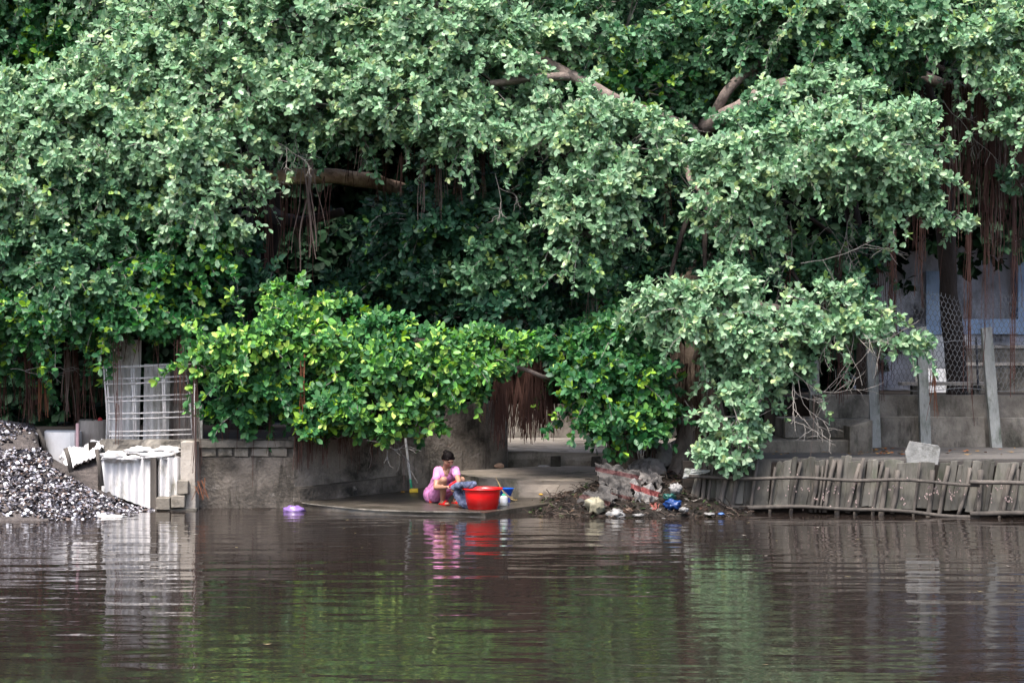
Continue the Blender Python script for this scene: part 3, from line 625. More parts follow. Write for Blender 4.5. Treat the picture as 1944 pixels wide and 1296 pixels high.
# ------------------------------------------------------------------ rubbish on the bank
def pile(x, y):
    px = 972 + x * FP / (D0 + y)
    k = np.interp(px, [985, 1030, 1100, 1180, 1260, 1330, 1400], [-.1, .06, .28, .45, .5, .38, .15])
    m_ = max(0, min(1, (y + .75) / 1.9))
    return -.10 + (k + .12) * m_ ** .9 + .05 * fbm(x, y, 2.4)
qx0, qx1 = PX(985, .5), PX(1420, .5)
b = MB(); b.grid(lambda u, v: (qx0 + (qx1 - qx0) * u, -.85 + 3.4 * v, pile(qx0 + (qx1 - qx0) * u, -.85 + 3.4 * v)), 60, 44)
b.build('rubbish_mound', M['wet_soil'], smooth=True, kind='structure', label='dark muddy mound under the rubbish')
b = MB()
for k in range(1500):
    x = random.uniform(qx0, qx1); y = random.uniform(-.7, 1.4); z = pile(x, y)
    if z < -.04: continue
    c = Vector((x, y, z + .02)); kk = random.random()
    if kk < .45:
        d = Vector((random.gauss(0, 1), random.gauss(0, .6), random.gauss(.1, .5))).normalized() * random.uniform(.06, .22); b.tube([c, c + d * .5 + Vector((0, 0, .02)), c + d], random.uniform(.003, .008), 3, True, random.choice([(.03, .02, .015), (.08, .06, .048), (.014, .010, .009)]))
    else:
        r = random.uniform(.02, .06); qn = Quaternion(Vector((random.gauss(0, 1), random.gauss(0, 1), 0)).normalized(), random.uniform(0, 1.3))
        b.add([c + qn @ Vector(v) * r for v in ((-1, 0, 0), (0, -.5, .1), (1, 0, 0), (0, .5, .1))], [(0, 1, 2, 3)], random.choice([(.035, .018, .012), (.055, .035, .022), (.02, .035, .012), (.03, .05, .015), (.11, .10, .09), (.012, .010, .009), (.02, .013, .010)]))
tag(b.build('leaf_litter', M['litter']), 'tangle of twigs and rotten leaves over the muddy mound', 'litter', kind='stuff')
def stripes(name, base, stripe, sc, th=.5):
    m = mat(name, [tuple(x * .75 for x in base), base], 8, .7, .3, 30, world=False); t = m.node_tree; b_ = t.nodes['Principled BSDF']; src = b_.inputs['Base Color'].links[0].from_socket
    tc = t.nodes.new('ShaderNodeTexCoord'); sx_ = t.nodes.new('ShaderNodeSeparateXYZ'); t.links.new(tc.outputs['Generated'], sx_.inputs[0])
    r = t.nodes.new('ShaderNodeMath'); r.operation = 'COMPARE'; r.inputs[1].default_value = th; r.inputs[2].default_value = sc; ad = t.nodes.new('ShaderNodeMath'); ad.operation = 'MULTIPLY_ADD'; ad.inputs[1].default_value = .35; t.links.new(sx_.outputs[0], ad.inputs[0]); t.links.new(sx_.outputs[2], ad.inputs[2]); t.links.new(ad.outputs[0], r.inputs[0])
    mx = t.nodes.new('ShaderNodeMix'); mx.data_type = 'RGBA'; t.links.new(r.outputs[0], mx.inputs[0]); t.links.new(src, mx.inputs[6]); mx.inputs[7].default_value = (*stripe, 1); t.links.new(mx.outputs[2], b_.inputs['Base Color'])
    return m
sackm = [stripes('striped_sack', (.062, .056, .052), (.045, .014, .014), .07, .8), stripes('striped_sack_b', (.055, .05, .047), (.045, .018, .016), .08, .5), stripes('striped_sack_c', (.16, .15, .145), (.11, .026, .025), .09, .75)]
greyrag = mat('rag', [(.05, .045, .042), (.12, .11, .105)], 6, .85, .5, 30)
crm = mat('cream_bag', [(.16, .145, .10), (.27, .25, .18)], 6, .6, .4, 25)
trash = [((1128, 876), (1212, 888), (1140, 922), (1225, 930), .5, sackm[0], 'grey woven sack with dark red stripe near the top of the rubbish', 'sack', .12),
 ((1196, 912), (1258, 922), (1206, 950), (1246, 964), .15, sackm[2], 'pale woven sack with bright red stripe, right side of the rubbish', 'sack', .10),
 ((1094, 946), (1150, 918), (1116, 962), (1172, 945), .0, sackm[1], 'flattened sack with faded red edge at the left of the rubbish', 'sack', .10),
 ((1150, 915), (1205, 922), (1155, 940), (1204, 946), .2, sackm[1], 'crumpled grey sack in the middle of the rubbish between the striped ones', 'sack', .11),
 ((1215, 893), (1262, 905), (1222, 915), (1256, 922), .6, greyrag, 'dull grey rag lying behind the bright striped sack', 'rag', .10),
 ((1190, 880), (1232, 872), (1200, 905), (1240, 900), .9, greyrag, 'brown-grey rag tucked at the back of the rubbish below the trunk', 'rag', .06),
 ((1150, 940), (1205, 945), (1158, 962), (1200, 965), .1, greyrag, 'wet grey rag across the middle of the rubbish', 'rag', .05),
 ((1232, 955), (1252, 952), (1238, 966), (1250, 964), -.1, plain('pink_film', (.2, .06, .05), .5), 'small pinkish scrap hanging below the bright striped sack', 'scrap', .03),
 ((1296, 908), (1300, 888), (1340, 898), (1350, 892), .35, M['post'], 'pale sheet edge bent up at the left end of the revetment', 'sheet', .03)]
for i, (a, b_, c, d, Y, m_, lb, ct, am) in enumerate(trash):
    cloth(ct, m_, lb, ct, P(*a, Y + .16), P(*b_, Y + .16), P(*c, Y - .12), P(*d, Y - .12), am, 4.4, 40, 22, .01, None, i + 2)
blobs = [((1130, 960), (15, 14), -.2, crm, 'cream plastic bag standing at the waterline in the rubbish', 'bag'), ((1170, 976), (13, 9), -.45, M['trash_white'], 'crumpled white bag at the waterline below the rubbish', 'bag'),
 ((1277, 957), (14, 8), -.2, plain('blue_film', (.008, .035, .14), .35), 'crumpled blue plastic bag at the right foot of the rubbish', 'bag'), ((1271, 942), (10, 5), 0, plain('teal_film', (.01, .06, .05), .4), 'small teal plastic bag above the blue one', 'bag'),
 ((1283, 928), (11, 9), .1, M['trash_white'], 'small white plastic bag near the left end of the revetment', 'bag'), ((1298, 967), (8, 4), -.45, M['trash_white'], 'white foam box floating by the revetment foot', 'foam'),
 ((1347, 975), (9, 2.5), -.5, M['trash_white'], 'white dish floating under the revetment', 'dish'), ((1369, 975), (6, 2.5), -.5, plain('blue_lid', (.06, .13, .34), .4), 'small blue dish floating under the revetment', 'dish'),
 ((1212, 977), (10, 2), -.55, M['trash_white'], 'thin white scrap floating below the rubbish', 'scrap'), ((1192, 970), (9, 6), -.3, plain('brown_film', (.08, .05, .035), .5), 'brown crumpled paper at the foot of the rubbish', 'paper'),
 ((1180, 896), (8, 5), .8, M['trash_white'], 'small white scrap on the bark litter under the roots', 'scrap'), ((1260, 985), (5, 2), -.7, M['trash_white'], 'tiny pale scrap floating before the blue bag', 'scrap')]
for i, ((cx, cy_), (rx, ry), Y, m_, lb, ct) in enumerate(blobs):
    b = MB(); s_ = (D0 + Y) / FP; b.blob(P(cx, cy_, Y), (rx * s_, min(rx * s_, .12), ry * s_), 20, 12, .75 if rx > 7 else .3, 2.6, i * 2 + 1)
    tag(b.build({'bag': 'plastic_bag', 'foam': 'foam_box', 'dish': 'floating_dish', 'scrap': 'scrap', 'paper': 'paper_wad'}[ct], m_, None, True), lb, ct)
for i, (px, py, Y, rx, ry, lb) in enumerate(((1230, 890, 1.3, 34, 20, 'large weathered grey boulder between the two banyan root masses'), (1252, 868, 1.9, 30, 26, 'taller grey boulder leaning on the trunk base'), (1215, 906, .9, 22, 12, 'low grey rock above the pale striped sack'))):
    b = MB(); s_ = (D0 + Y) / FP; b.blob(P(px, py, Y), (rx * s_, .28, ry * s_), 26, 16, .3, 1.6, i * 5 + 2); tag(b.build('boulder', M['rock'], None, True), lb, 'boulder')
# ------------------------------------------------------------------ leaves
LT = np.array([(0, 0, 0), (.97, 0, -.10), (.26, .22, .01), (.68, .27, .03), (.26, -.22, .01), (.68, -.27, .03)], float)
LF = [(0, 1, 3, 2), (0, 4, 5, 1)]
STY = {  # (colour, share)
 'pale': [((.165, .29, .16), .5), ((.27, .39, .24), .3), ((.34, .45, .21), .13), ((.10, .20, .11), .07)],  # sky sheen and highlights of the upper leaves are put into these colours
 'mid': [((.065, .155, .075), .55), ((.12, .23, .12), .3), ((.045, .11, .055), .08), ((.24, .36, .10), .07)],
 'dark': [((.020, .066, .036), .65), ((.032, .095, .048), .28), ((.08, .17, .03), .07)],  # greens darkened to carry the shade inside the crowns
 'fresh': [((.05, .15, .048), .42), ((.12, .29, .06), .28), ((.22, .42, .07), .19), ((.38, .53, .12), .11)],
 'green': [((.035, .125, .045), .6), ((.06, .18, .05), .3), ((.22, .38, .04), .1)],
 'deep': [((.010, .026, .013), .7), ((.018, .045, .02), .3)]}  # near black: the shade of the hollows is put into the colour
def unit(a): return a / np.maximum(1e-9, np.linalg.norm(a, axis=-1, keepdims=True))
class Foliage:
    def __init__(s): s.p = []; s.d = []; s.n = []; s.s = []; s.c = []; s.tw = []
    def sprigs(s, pos, ax, style, nl=8, size=.135, spread=(45, 95)):
        "rosettes of leaves at pos (n,3) round axes ax (n,3)"
        n = len(pos)
        if not n: return
        ax = unit(ax); ref = unit(rng.normal(size=(n, 3))); x = unit(np.cross(ax, ref)); y = np.cross(ax, x)
        cols = STY[style]; cw = np.array([c[1] for c in cols]); cw /= cw.sum()
        young = rng.random(n)
        for k in range(nl):
            keep = rng.random(n) < .92
            a = rng.uniform(-.5, .5, n) + k * 2.4
            th = np.radians(rng.uniform(spread[0], spread[1], n) * (1 - .45 * (1 - k / nl)) )
            rad = x * np.cos(a)[:, None] + y * np.sin(a)[:, None]
            d = ax * np.cos(th)[:, None] + rad * np.sin(th)[:, None]
            d[:, 2] -= .16
            d = unit(d); nn = ax - d * np.sum(ax * d, 1)[:, None]; nn = unit(nn + rng.normal(scale=.28, size=(n, 3)))
            nn = unit(nn - d * np.sum(nn * d, 1)[:, None])
            pp = pos - ax * (k * .016)[:, None] if hasattr(k, 'shape') else pos - ax * (k * .014)
            sz = size * rng.uniform(.72, 1.22, n)
            ci = rng.choice(len(cols), n, p=cw)
            hot = {'fresh': (2, 3), 'pale': (2, 2), 'mid': (3, 3), 'green': (2, 2)}.get(style)
            if hot:
                ci = np.where(np.isin(ci, hot), 0, ci); ci = np.where((young < {'fresh': .30, 'pale': .14, 'mid': .12, 'green': .16}[style]) & (k < 5) & (rng.random(n) < .75), np.where(rng.random(n) < .6, hot[0], hot[1]), ci)
            c = np.array([q[0] for q in cols])[ci] * rng.uniform(.8, 1.2, (n, 1)) * rng.uniform(.93, 1.07, (n, 3))
            s.p.append(pp[keep]); s.d.append(d[keep]); s.n.append(nn[keep]); s.s.append(sz[keep]); s.c.append(c[keep])
    def lobe(s, c, r, style, dens=1.0, sub=.42, nl=8, size=.135, droop=0.0, twigs=.25, back=.08, spray=0.0):
        "leafy mass: sub-clumps over the ellipsoid c, r, each a shell of sprigs; returns clump centres"
        c = np.array(c, float); r = np.array(r, float)
        area = 4 * math.pi * (((r[0] * r[1]) ** 1.6 + (r[0] * r[2]) ** 1.6 + (r[1] * r[2]) ** 1.6) / 3) ** (1 / 1.6)
        n = max(3, int(area * .62 / (sub * sub * 1.7)))
        d = unit(rng.normal(size=(n * 4, 3))); keep = (d[:, 1] < .25) | (rng.random(len(d)) < back); keep &= (d[:, 2] > -.75) | (rng.random(len(d)) < .5)
        d = d[keep][:n]
        out = []
        for q in d:
            far = rng.random() < .16; cc = c + q * r * (rng.uniform(1.05, 1.32) if far else rng.uniform(.55, 1.06)); rs = sub * rng.uniform(.7, 1.3) * (.6 if far else 1); m = int(38 * dens * (rs / .42) ** 2)
            out.append(cc)
            e = unit(rng.normal(size=(m * 3, 3)) + q * .7 + np.array([0, -.25, .45])); k = (e[:, 1] < .45) | (rng.random(len(e)) < back); e = e[k][:m]
            pos = cc + e * rs * np.array([1, 1, .72]) * rng.uniform(.35, 1.32, (len(e), 1))
            ax = e * .8 + q * .35 + np.array([0, -.30, .42 - droop]) + rng.normal(scale=.28, size=e.shape)
            s.sprigs(pos, ax, style, nl, size)
            tk = rng.random(len(e)) < twigs * .8
            for p_, a_ in zip(pos[tk], unit(ax[tk])): s.tw.append((cc + (p_ - cc) * .25, p_ - a_ * .12, p_))
        for _ in range(int(area * spray)):
            q = unit(rng.normal(size=3) + np.array([0, -.7, rng.choice([-.7, .1])])); p0 = c + q * r * 1.0; v = unit(q * np.array([1, .6, .7]) + rng.normal(scale=.3, size=3)); pts = [p0.copy()]
            for k in range(rng.integers(4, 10)):
                v = unit(v + np.array([0, 0, -.16])); p0 = p0 + v * .085; pts.append(p0.copy())
            pts = np.array(pts); dd = np.gradient(pts, axis=0)
            s.sprigs(pts + rng.normal(scale=.02, size=pts.shape), unit(dd) * .6 + q * .5 + np.array([0, -.2, .25]) + rng.normal(scale=.3, size=pts.shape), style, 4, size * .92)
            s.tw.append((c + (pts[0] - c) * .6, pts[0], pts[len(pts) // 2], pts[-1]))
        return out
    def arrays(s):
        a = [np.concatenate(q) for q in (s.p, s.d, s.n, s.s, s.c)]
        keep = np.ones(len(a[0]), bool); q = a[0] + a[1] * (a[3] * .5)[:, None]
        for (u, v, r) in GAPS:                       # little grows close round the bare limbs
            u = np.array(u); v = np.array(v); t_ = np.clip(((q - u) @ (v - u)) / ((v - u) @ (v - u)), 0, 1); w_ = q - (u + t_[:, None] * (v - u))
            keep &= ~((np.hypot(w_[:, 0], w_[:, 2]) < r) & (w_[:, 1] < .35) & (rng.random(len(q)) < .72))
        return tuple(x[keep] for x in a)
def leaf_mesh_np(p, d, n, sz, c, name, m):
    k = len(p); y = np.cross(n, d)
    V = p[:, None, :] + sz[:, None, None] * (LT[None, :, 0:1] * d[:, None, :] + LT[None, :, 1:2] * y[:, None, :] + LT[None, :, 2:3] * n[:, None, :])
    V = V.reshape(-1, 3); org = V.mean(0); V = V - org
    me = bpy.data.meshes.new(name); nv = len(LT)
    F = (np.array(LF)[None] + (np.arange(k) * nv)[:, None, None]).reshape(-1)
    me.vertices.add(len(V)); me.vertices.foreach_set('co', V.astype(np.float32).ravel())
    me.loops.add(len(F)); me.loops.foreach_set('vertex_index', F.astype(np.int32))
    me.polygons.add(len(F) // 4); me.polygons.foreach_set('loop_start', np.arange(0, len(F), 4, dtype=np.int32))
    me.update(calc_edges=True)
    a = me.attributes.new('tint', 'FLOAT_COLOR', 'POINT')
    C4 = np.ones((k, nv, 4), np.float32); C4[:, :, :3] = c[:, None, :]; a.data.foreach_set('color', C4.ravel())
    me.polygons.foreach_set('use_smooth', np.ones(len(F) // 4, bool)); me.materials.append(m)
    return me, org
LEAFN = [0]
GAPS = [q for q in [(P(a, b_, Y), P(c, d, Y2), r) for a, b_, Y, c, d, Y2, r in ((492, 338, 2.8, 605, 336, 3.3, .14), (1140, 172, 2.2, 1208, 203, 2.3, .13), (1035, 118, 2.3, 1085, 140, 2.3, .10), (935, 157, 1.9, 1040, 148, 2.1, .09), (1352, 200, 2.8, 1385, 165, 2.8, .10), (1375, 215, 2.6, 1430, 188, 2.3, .13), (1510, 140, 2.8, 1550, 122, 2.7, .10), (1780, 158, 3.4, 1935, 168, 2.9, .12), (1035, 500, 2.9, 1060, 550, 3.0, .10), (520, 400, 4.5, 640, 480, 4.5, .35))]]
def finish_tree(root, fo, m=None, singles=300, name='foliage'):
    p, d, n, sz, c = fo.arrays(); m = m or M['leaf']
    if singles:
        D = D0 + p[:, 1]; px = 972 + p[:, 0] * FP / D; py = HY + (CH - p[:, 2]) * FP / D
        inside = (px > 5) & (px < 1939) & (py > 5)
        face = np.abs(n[:, 1])
        score = sz / D * (.5 + face) + np.where(inside, 0, -1) - p[:, 1] * 4e-4
        idx = np.argsort(-score)[:singles]
        pal = [q[0] for q in STY[fo.main]]; tm = []
        for q in pal:
            me, _ = leaf_mesh_np(np.zeros((1, 3)), np.array([[1., 0, 0]]), np.array([[0, 0, 1.]]), np.ones(1), np.array([q]), 'leaf', m)
            for v in me.vertices: pass
            co_ = np.array(LT) ; me.vertices.foreach_set('co', co_.astype(np.float32).ravel()); tm.append(me)
        for i in idx:
            ci = int(np.argmin(((np.array(pal) - c[i]) ** 2).sum(1)))
            o = bpy.data.objects.new('leaf', tm[ci]); COL.objects.link(o)
            dd, nn = Vector(d[i]), Vector(n[i]); yy = nn.cross(dd); s_ = float(sz[i])
            mt = Matrix(((dd.x, yy.x, nn.x), (dd.y, yy.y, nn.y), (dd.z, yy.z, nn.z))).to_4x4() @ Matrix.Scale(s_, 4)
            mt.translation = Vector(p[i]); o.parent = root; o.matrix_basis = mt; o.matrix_parent_inverse = Matrix.Translation(-WL[root.name])
        mask = np.ones(len(p), bool); mask[idx] = False; p, d, n, sz, c = p[mask], d[mask], n[mask], sz[mask], c[mask]
    me, org = leaf_mesh_np(p, d, n, sz, c, name, m)
    o = bpy.data.objects.new(name, me); link(o, root, Vector(org)); tag(o, kind='stuff')
    LEAFN[0] += len(p)
    if fo.tw:
        b = MB()
        for q in fo.tw:
            if len(q) == 3: a, e, f = q; b.tube([a, Vector(e) * .5 + Vector(a) * .5 + Vector((random.uniform(-.03, .03), 0, random.uniform(-.03, .03))), f], [.010, .007, .004], 3, False)
            else: b.tube(q, [.011, .008, .006, .004], 3, False)
        b.build('twig_work', M['twig'], root, kind='stuff')
def limb(root, pts, r0, r1, m, name='branch', n=9, wob=.35, jit=.06):
    pts = curve([tuple(p) for p in pts], 6); k = len(pts)
    pts = [Vector(p) + Vector((noise.noise(Vector(p) * 1.7), 0, noise.noise(Vector(p) * 1.9 + Vector((5, 0, 0))))) * jit for p in pts]
    b = MB(); b.tube(pts, [r0 + (r1 - r0) * (i / (k - 1)) for i in range(k)], n, wob=wob); return b.build(name, m, root, smooth=True)
# lobes: tree, px, py, Y, rx px, rz px, depth m, style, density
LOB = [
 # A big tree at the left
 ('A', -120, 60, 4.6, 170, 150, 1.2, 'mid', .9), ('A', 90, -60, 5.0, 190, 110, 1.2, 'mid', .9), ('A', 60, 60, 4.8, 170, 56, .9, 'green', 1), ('A', 190, 95, 4.6, 100, 46, .8, 'green', 1),
 ('A', 60, 210, 2.7, 150, 75, 1.0, 'pale', 1.1), ('A', -120, 260, 3.0, 160, 140, 1.2, 'pale', .9), ('A', 180, 250, 2.4, 150, 95, 1.0, 'pale', 1.1), ('A', 300, 170, 2.8, 130, 110, 1.0, 'pale', 1.1),
 ('A', 60, 340, 2.2, 140, 95, 1.0, 'pale', 1.1), ('A', 320, 290, 2.1, 140, 100, .9, 'pale', 1.1), ('A', 400, 380, 1.9, 95, 75, .7, 'pale', 1.1), ('A', 200, 400, 2.3, 150, 95, .8, 'mid', 1.1),
 ('A', 440, 200, 2.4, 110, 110, .9, 'pale', 1.1), ('A', 430, 70, 3.2, 180, 110, 1.1, 'pale', 1), ('A', 300, -60, 4.0, 240, 110, 1.2, 'pale', .8), ('A', 600, -80, 4.0, 240, 110, 1.2, 'pale', .8),
 ('A', 600, 60, 2.9, 140, 100, 1.0, 'pale', 1.1), ('A', 590, 195, 2.3, 120, 70, .8, 'pale', 1.1), ('A', 30, 480, 2.2, 120, 85, .8, 'mid', 1.1), ('A', 160, 520, 2.0, 130, 75, .8, 'mid', 1.1),
 ('A', 330, 500, 2.2, 120, 75, .8, 'green', 1.0), ('A', 60, 600, 1.9, 130, 60, .7, 'green', 1.1), ('A', 230, 600, 1.9, 120, 45, .6, 'green', 1.0), ('A', -140, 560, 2.2, 130, 130, .9, 'mid', .8),
 ('A', 440, 490, 2.7, 70, 60, .6, 'dark', .9), ('A', 470, 560, 2.6, 80, 45, .6, 'dark', .9), ('A', 20, 690, 2.6, 70, 40, .4, 'green', .6), ('A', 340, 610, 2.0, 70, 35, .4, 'green', .9),
 # B upper middle
 ('B', 790, 60, 2.6, 140, 110, 1.0, 'pale', 1.1), ('B', 760, 190, 2.0, 110, 75, .8, 'pale', 1.1), ('B', 900, 130, 2.2, 110, 100, .8, 'pale', 1.15), ('B', 890, 250, 1.8, 95, 55, .6, 'pale', 1.1),
 ('B', 690, 240, 2.4, 55, 45, .5, 'mid', 1.0), ('B', 1000, 60, 3.0, 130, 90, .9, 'pale', 1.0), ('B', 900, -90, 4.0, 260, 110, 1.2, 'pale', .8), ('B', 1190, 50, 3.2, 130, 85, .9, 'mid', 1.0),
 ('B', 1080, 250, 1.9, 95, 80, .7, 'pale', 1.1), ('B', 1190, 280, 1.8, 110, 65, .7, 'pale', 1.1), ('B', 1130, 370, 1.5, 85, 70, .6, 'pale', 1.1), ('B', 1110, 440, 1.4, 75, 50, .5, 'pale', 1.0), ('B', 1120, 500, 1.5, 40, 40, .4, 'mid', .9),
 ('B', 1200, 170, 3.4, 110, 60, .7, 'green', .7), ('B', 1330, 90, 3.8, 110, 90, .9, 'mid', .8), ('B', 1200, -90, 4.2, 260, 100, 1.2, 'mid', .8),
 ('B', 1330, 220, 3.8, 80, 60, .7, 'mid', .7),
 # C right pale dome and drooping boughs
 ('C', 1460, 230, 2.0, 90, 45, .6, 'mid', 1.0), ('C', 1560, 190, 2.0, 110, 55, .6, 'pale', 1.1), ('C', 1470, 300, 1.2, 130, 70, .8, 'pale', 1.25), ('C', 1640, 270, 1.3, 130, 75, .8, 'pale', 1.1), ('C', 1400, 370, 1.2, 75, 80, .6, 'pale', 1.15),
 ('C', 1430, 440, 1.2, 50, 45, .4, 'pale', 1.1), ('C', 1700, 350, 1.2, 95, 50, .5, 'pale', 1.1), ('C', 1730, 400, 1.2, 65, 28, .35, 'pale', .9), ('C', 1590, 330, 1.3, 80, 45, .5, 'pale', 1.0), ('C', 1820, 412, 1.3, 30, 14, .2, 'pale', .7),
 ('C', 1260, 580, 1.0, 60, 45, .5, 'pale', 1.1), ('C', 1340, 590, .8, 100, 70, .7, 'pale', 1.15), ('C', 1450, 640, .7, 100, 60, .6, 'pale', 1.1), ('C', 1560, 600, .8, 80, 50, .5, 'pale', 1.0),
 ('C', 1630, 610, .8, 60, 30, .35, 'pale', .8), ('C', 1710, 640, .8, 40, 30, .3, 'pale', .8), ('C', 1430, 720, .6, 60, 35, .4, 'pale', 1.0), ('C', 1400, 790, .4, 62, 42, .45, 'pale', 1.15), ('C', 1385, 855, .3, 50, 32, .35, 'pale', 1.15), ('C', 1405, 690, .8, 45, 45, .5, 'pale', 1.0),
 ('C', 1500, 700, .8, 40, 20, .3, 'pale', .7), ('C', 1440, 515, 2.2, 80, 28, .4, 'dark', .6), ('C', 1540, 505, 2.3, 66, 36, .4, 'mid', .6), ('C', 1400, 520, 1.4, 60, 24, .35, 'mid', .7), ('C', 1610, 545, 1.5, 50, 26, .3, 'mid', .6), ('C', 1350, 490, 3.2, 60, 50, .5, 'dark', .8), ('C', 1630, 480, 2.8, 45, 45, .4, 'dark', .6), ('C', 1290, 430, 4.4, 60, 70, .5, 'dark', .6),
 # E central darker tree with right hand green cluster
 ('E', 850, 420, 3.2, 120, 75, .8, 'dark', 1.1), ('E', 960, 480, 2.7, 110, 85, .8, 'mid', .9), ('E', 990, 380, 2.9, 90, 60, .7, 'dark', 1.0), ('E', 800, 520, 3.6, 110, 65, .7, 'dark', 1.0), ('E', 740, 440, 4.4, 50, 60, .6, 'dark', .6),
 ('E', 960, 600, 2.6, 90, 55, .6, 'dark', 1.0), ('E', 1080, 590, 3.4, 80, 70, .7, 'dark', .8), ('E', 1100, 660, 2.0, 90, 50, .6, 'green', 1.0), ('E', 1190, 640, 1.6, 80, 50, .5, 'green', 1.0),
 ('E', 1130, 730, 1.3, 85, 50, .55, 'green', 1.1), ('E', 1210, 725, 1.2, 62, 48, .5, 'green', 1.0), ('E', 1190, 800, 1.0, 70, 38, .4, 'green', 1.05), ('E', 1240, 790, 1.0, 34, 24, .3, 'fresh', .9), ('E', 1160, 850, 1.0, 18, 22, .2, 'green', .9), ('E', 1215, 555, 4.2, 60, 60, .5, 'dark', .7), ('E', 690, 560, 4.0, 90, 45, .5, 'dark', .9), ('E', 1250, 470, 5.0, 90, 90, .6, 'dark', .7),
 # F bright green shrub
 ('F', 570, 600, 1.7, 50, 40, .5, 'fresh', .8), ('F', 545, 562, 1.8, 36, 26, .4, 'fresh', .7), ('F', 660, 600, 2.6, 70, 28, .4, 'green', .8), ('F', 400, 620, 2.6, 70, 30, .4, 'dark', .8), ('F', 490, 655, 1.0, 85, 38, .5, 'fresh', 1.1), ('F', 420, 690, .9, 75, 32, .4, 'fresh', 1.1), ('F', 620, 655, 1.2, 90, 45, .5, 'fresh', .9), ('F', 745, 650, 1.3, 90, 38, .5, 'green', 1.1),
 ('F', 740, 700, .9, 90, 45, .5, 'fresh', 1.05), ('F', 850, 672, 1.1, 80, 26, .5, 'fresh', 1.1), ('F', 930, 660, 1.1, 60, 35, .4, 'fresh', 1.1), ('F', 890, 705, 1.0, 60, 35, .35, 'fresh', 1.1), ('F', 500, 735, 1.1, 70, 35, .45, 'green', .9), ('F', 630, 765, .9, 60, 38, .4, 'green', .9),
 ('F', 700, 770, .8, 75, 40, .4, 'fresh', 1.0), ('F', 590, 815, .9, 30, 26, .3, 'green', 1.0), ('F', 733, 815, .8, 26, 22, .3, 'fresh', .9), ('F', 460, 780, 1.1, 55, 28, .3, 'green', .9), ('F', 800, 760, 1.2, 40, 40, .35, 'green', .9), ('F', 655, 825, 1.2, 30, 18, .25, 'green', .7), ('F', 795, 815, .9, 22, 14, .2, 'fresh', .7), ('F', 880, 745, .9, 34, 22, .3, 'fresh', .9),
 # D far right tree
 ('D', 1480, 60, 3.2, 140, 90, .9, 'mid', 1.0), ('D', 1620, 90, 2.6, 110, 65, .8, 'mid', 1.1), ('D', 1560, 20, 2.8, 130, 65, .9, 'pale', 1.0), ('D', 1720, 60, 2.8, 110, 75, .9, 'mid', 1.0), ('D', 1840, 70, 2.3, 130, 70, .8, 'pale', 1.1),
 ('D', 1930, 160, 1.9, 55, 40, .4, 'pale', 1.0), ('D', 1935, 235, 1.8, 42, 42, .35, 'pale', 1.0), ('D', 1500, -90, 4, 260, 100, 1.2, 'mid', .8), ('D', 1850, -90, 3.6, 260, 110, 1.2, 'pale', .8), ('D', 2060, 120, 2.4, 120, 150, .9, 'mid', .8), ('D', 1930, 340, 3.0, 24, 24, .25, 'mid', .7),
 ('D', 1440, 150, 3.4, 90, 50, .6, 'mid', .7),
]
TREES = {
 'A': ('banyan_tree', (470, 6.6), 'wide pale-lit banyan filling the upper left, with a thick tan limb', 'pale'),
 'B': ('banyan_tree', (1060, 10.5), 'pale-lit banyan of the upper middle with crossing grey limbs', 'pale'),
 'C': ('banyan_tree', (1325, 2.3), 'banyan with domed pale crown and a bough drooping to the revetment', 'pale'),
 'D': ('banyan_tree', (1806, 6.0), 'banyan with slim dark trunk and a curtain of long reddish roots', 'mid'),
 'E': ('fig_tree', (1195, 2.0), 'dark green fig tree in the shade of the middle, low bough over the ledge', 'dark'),
 'F': ('fig_shrub', (640, 2.2), 'bright yellow-green fig shrub hanging over the low block wall', 'fresh')}
ROOT = {}; LC = {k: [] for k in TREES}
for k, (nm, (px, Y), lb, main) in TREES.items():
    z0 = {'A': .98, 'B': .7, 'C': .3, 'D': 1.58, 'E': .35, 'F': .98}[k]
    ROOT[k] = empty(nm, (PX(px, Y), Y, z0), lb, 'shrub' if k == 'F' else 'tree', 'trees overhanging the river bank')
    fo = Foliage(); fo.main = main
    for (t_, lx, ly, lY, rx, rz_, rd, sty, de) in LOB:
        if t_ != k: continue
        s_ = (D0 + lY) / FP; c = P(lx, ly, lY); off = lx < -40 or lx > 1990 or ly < -60
        big_ = min(rx, rz_) * s_; sub = min(.36, max(.19, big_ * .42))
        out = fo.lobe(c, (rx * s_, rd, rz_ * s_), sty, de * (.45 if off else 1), sub, 6 if off else 7, {'pale': .117, 'mid': .122}.get(sty, .134), .15 if sty in ('pale', 'fresh') and ly > 500 else 0, spray=0 if off or ly > 840 else .9 if ly > 735 else 3.0)
        LC[k].append((c, rx * s_, rz_ * s_, out))
    finish_tree(ROOT[k], fo, None, 300)
# ------------------------------------------------------------------ trunks and limbs
def L3(px, py, Y): return P(px, py, Y)
rt = ROOT
limb(rt['A'], [(PX(470, 6.6), 6.6, .9), L3(480, 600, 6.4), L3(500, 400, 6.0), L3(470, 200, 5.4), L3(420, 20, 5.0)], .42, .2, M['dark_bark'], 'trunk', 12)
limb(rt['A'], [L3(860, 400, 7.5), L3(740, 352, 4.4), L3(640, 337, 3.5), L3(560, 336, 3.0), L3(480, 336, 2.8), L3(400, 300, 2.9)], .12, .15, M['tan_bark'], wob=.3, jit=.03)
limb(rt['A'], [L3(500, 400, 6.0), L3(560, 420, 4.6), L3(650, 400, 4.2)], .14, .07, M['dark_bark'])
limb(rt['B'], [(PX(1060, 10.5), 10.5, .9), L3(1055, 680, 10.2), L3(1045, 500, 8.6), L3(1090, 330, 4.6), L3(1150, 120, 4.4)], .3, .16, M['dark_bark'], 'trunk', 12)
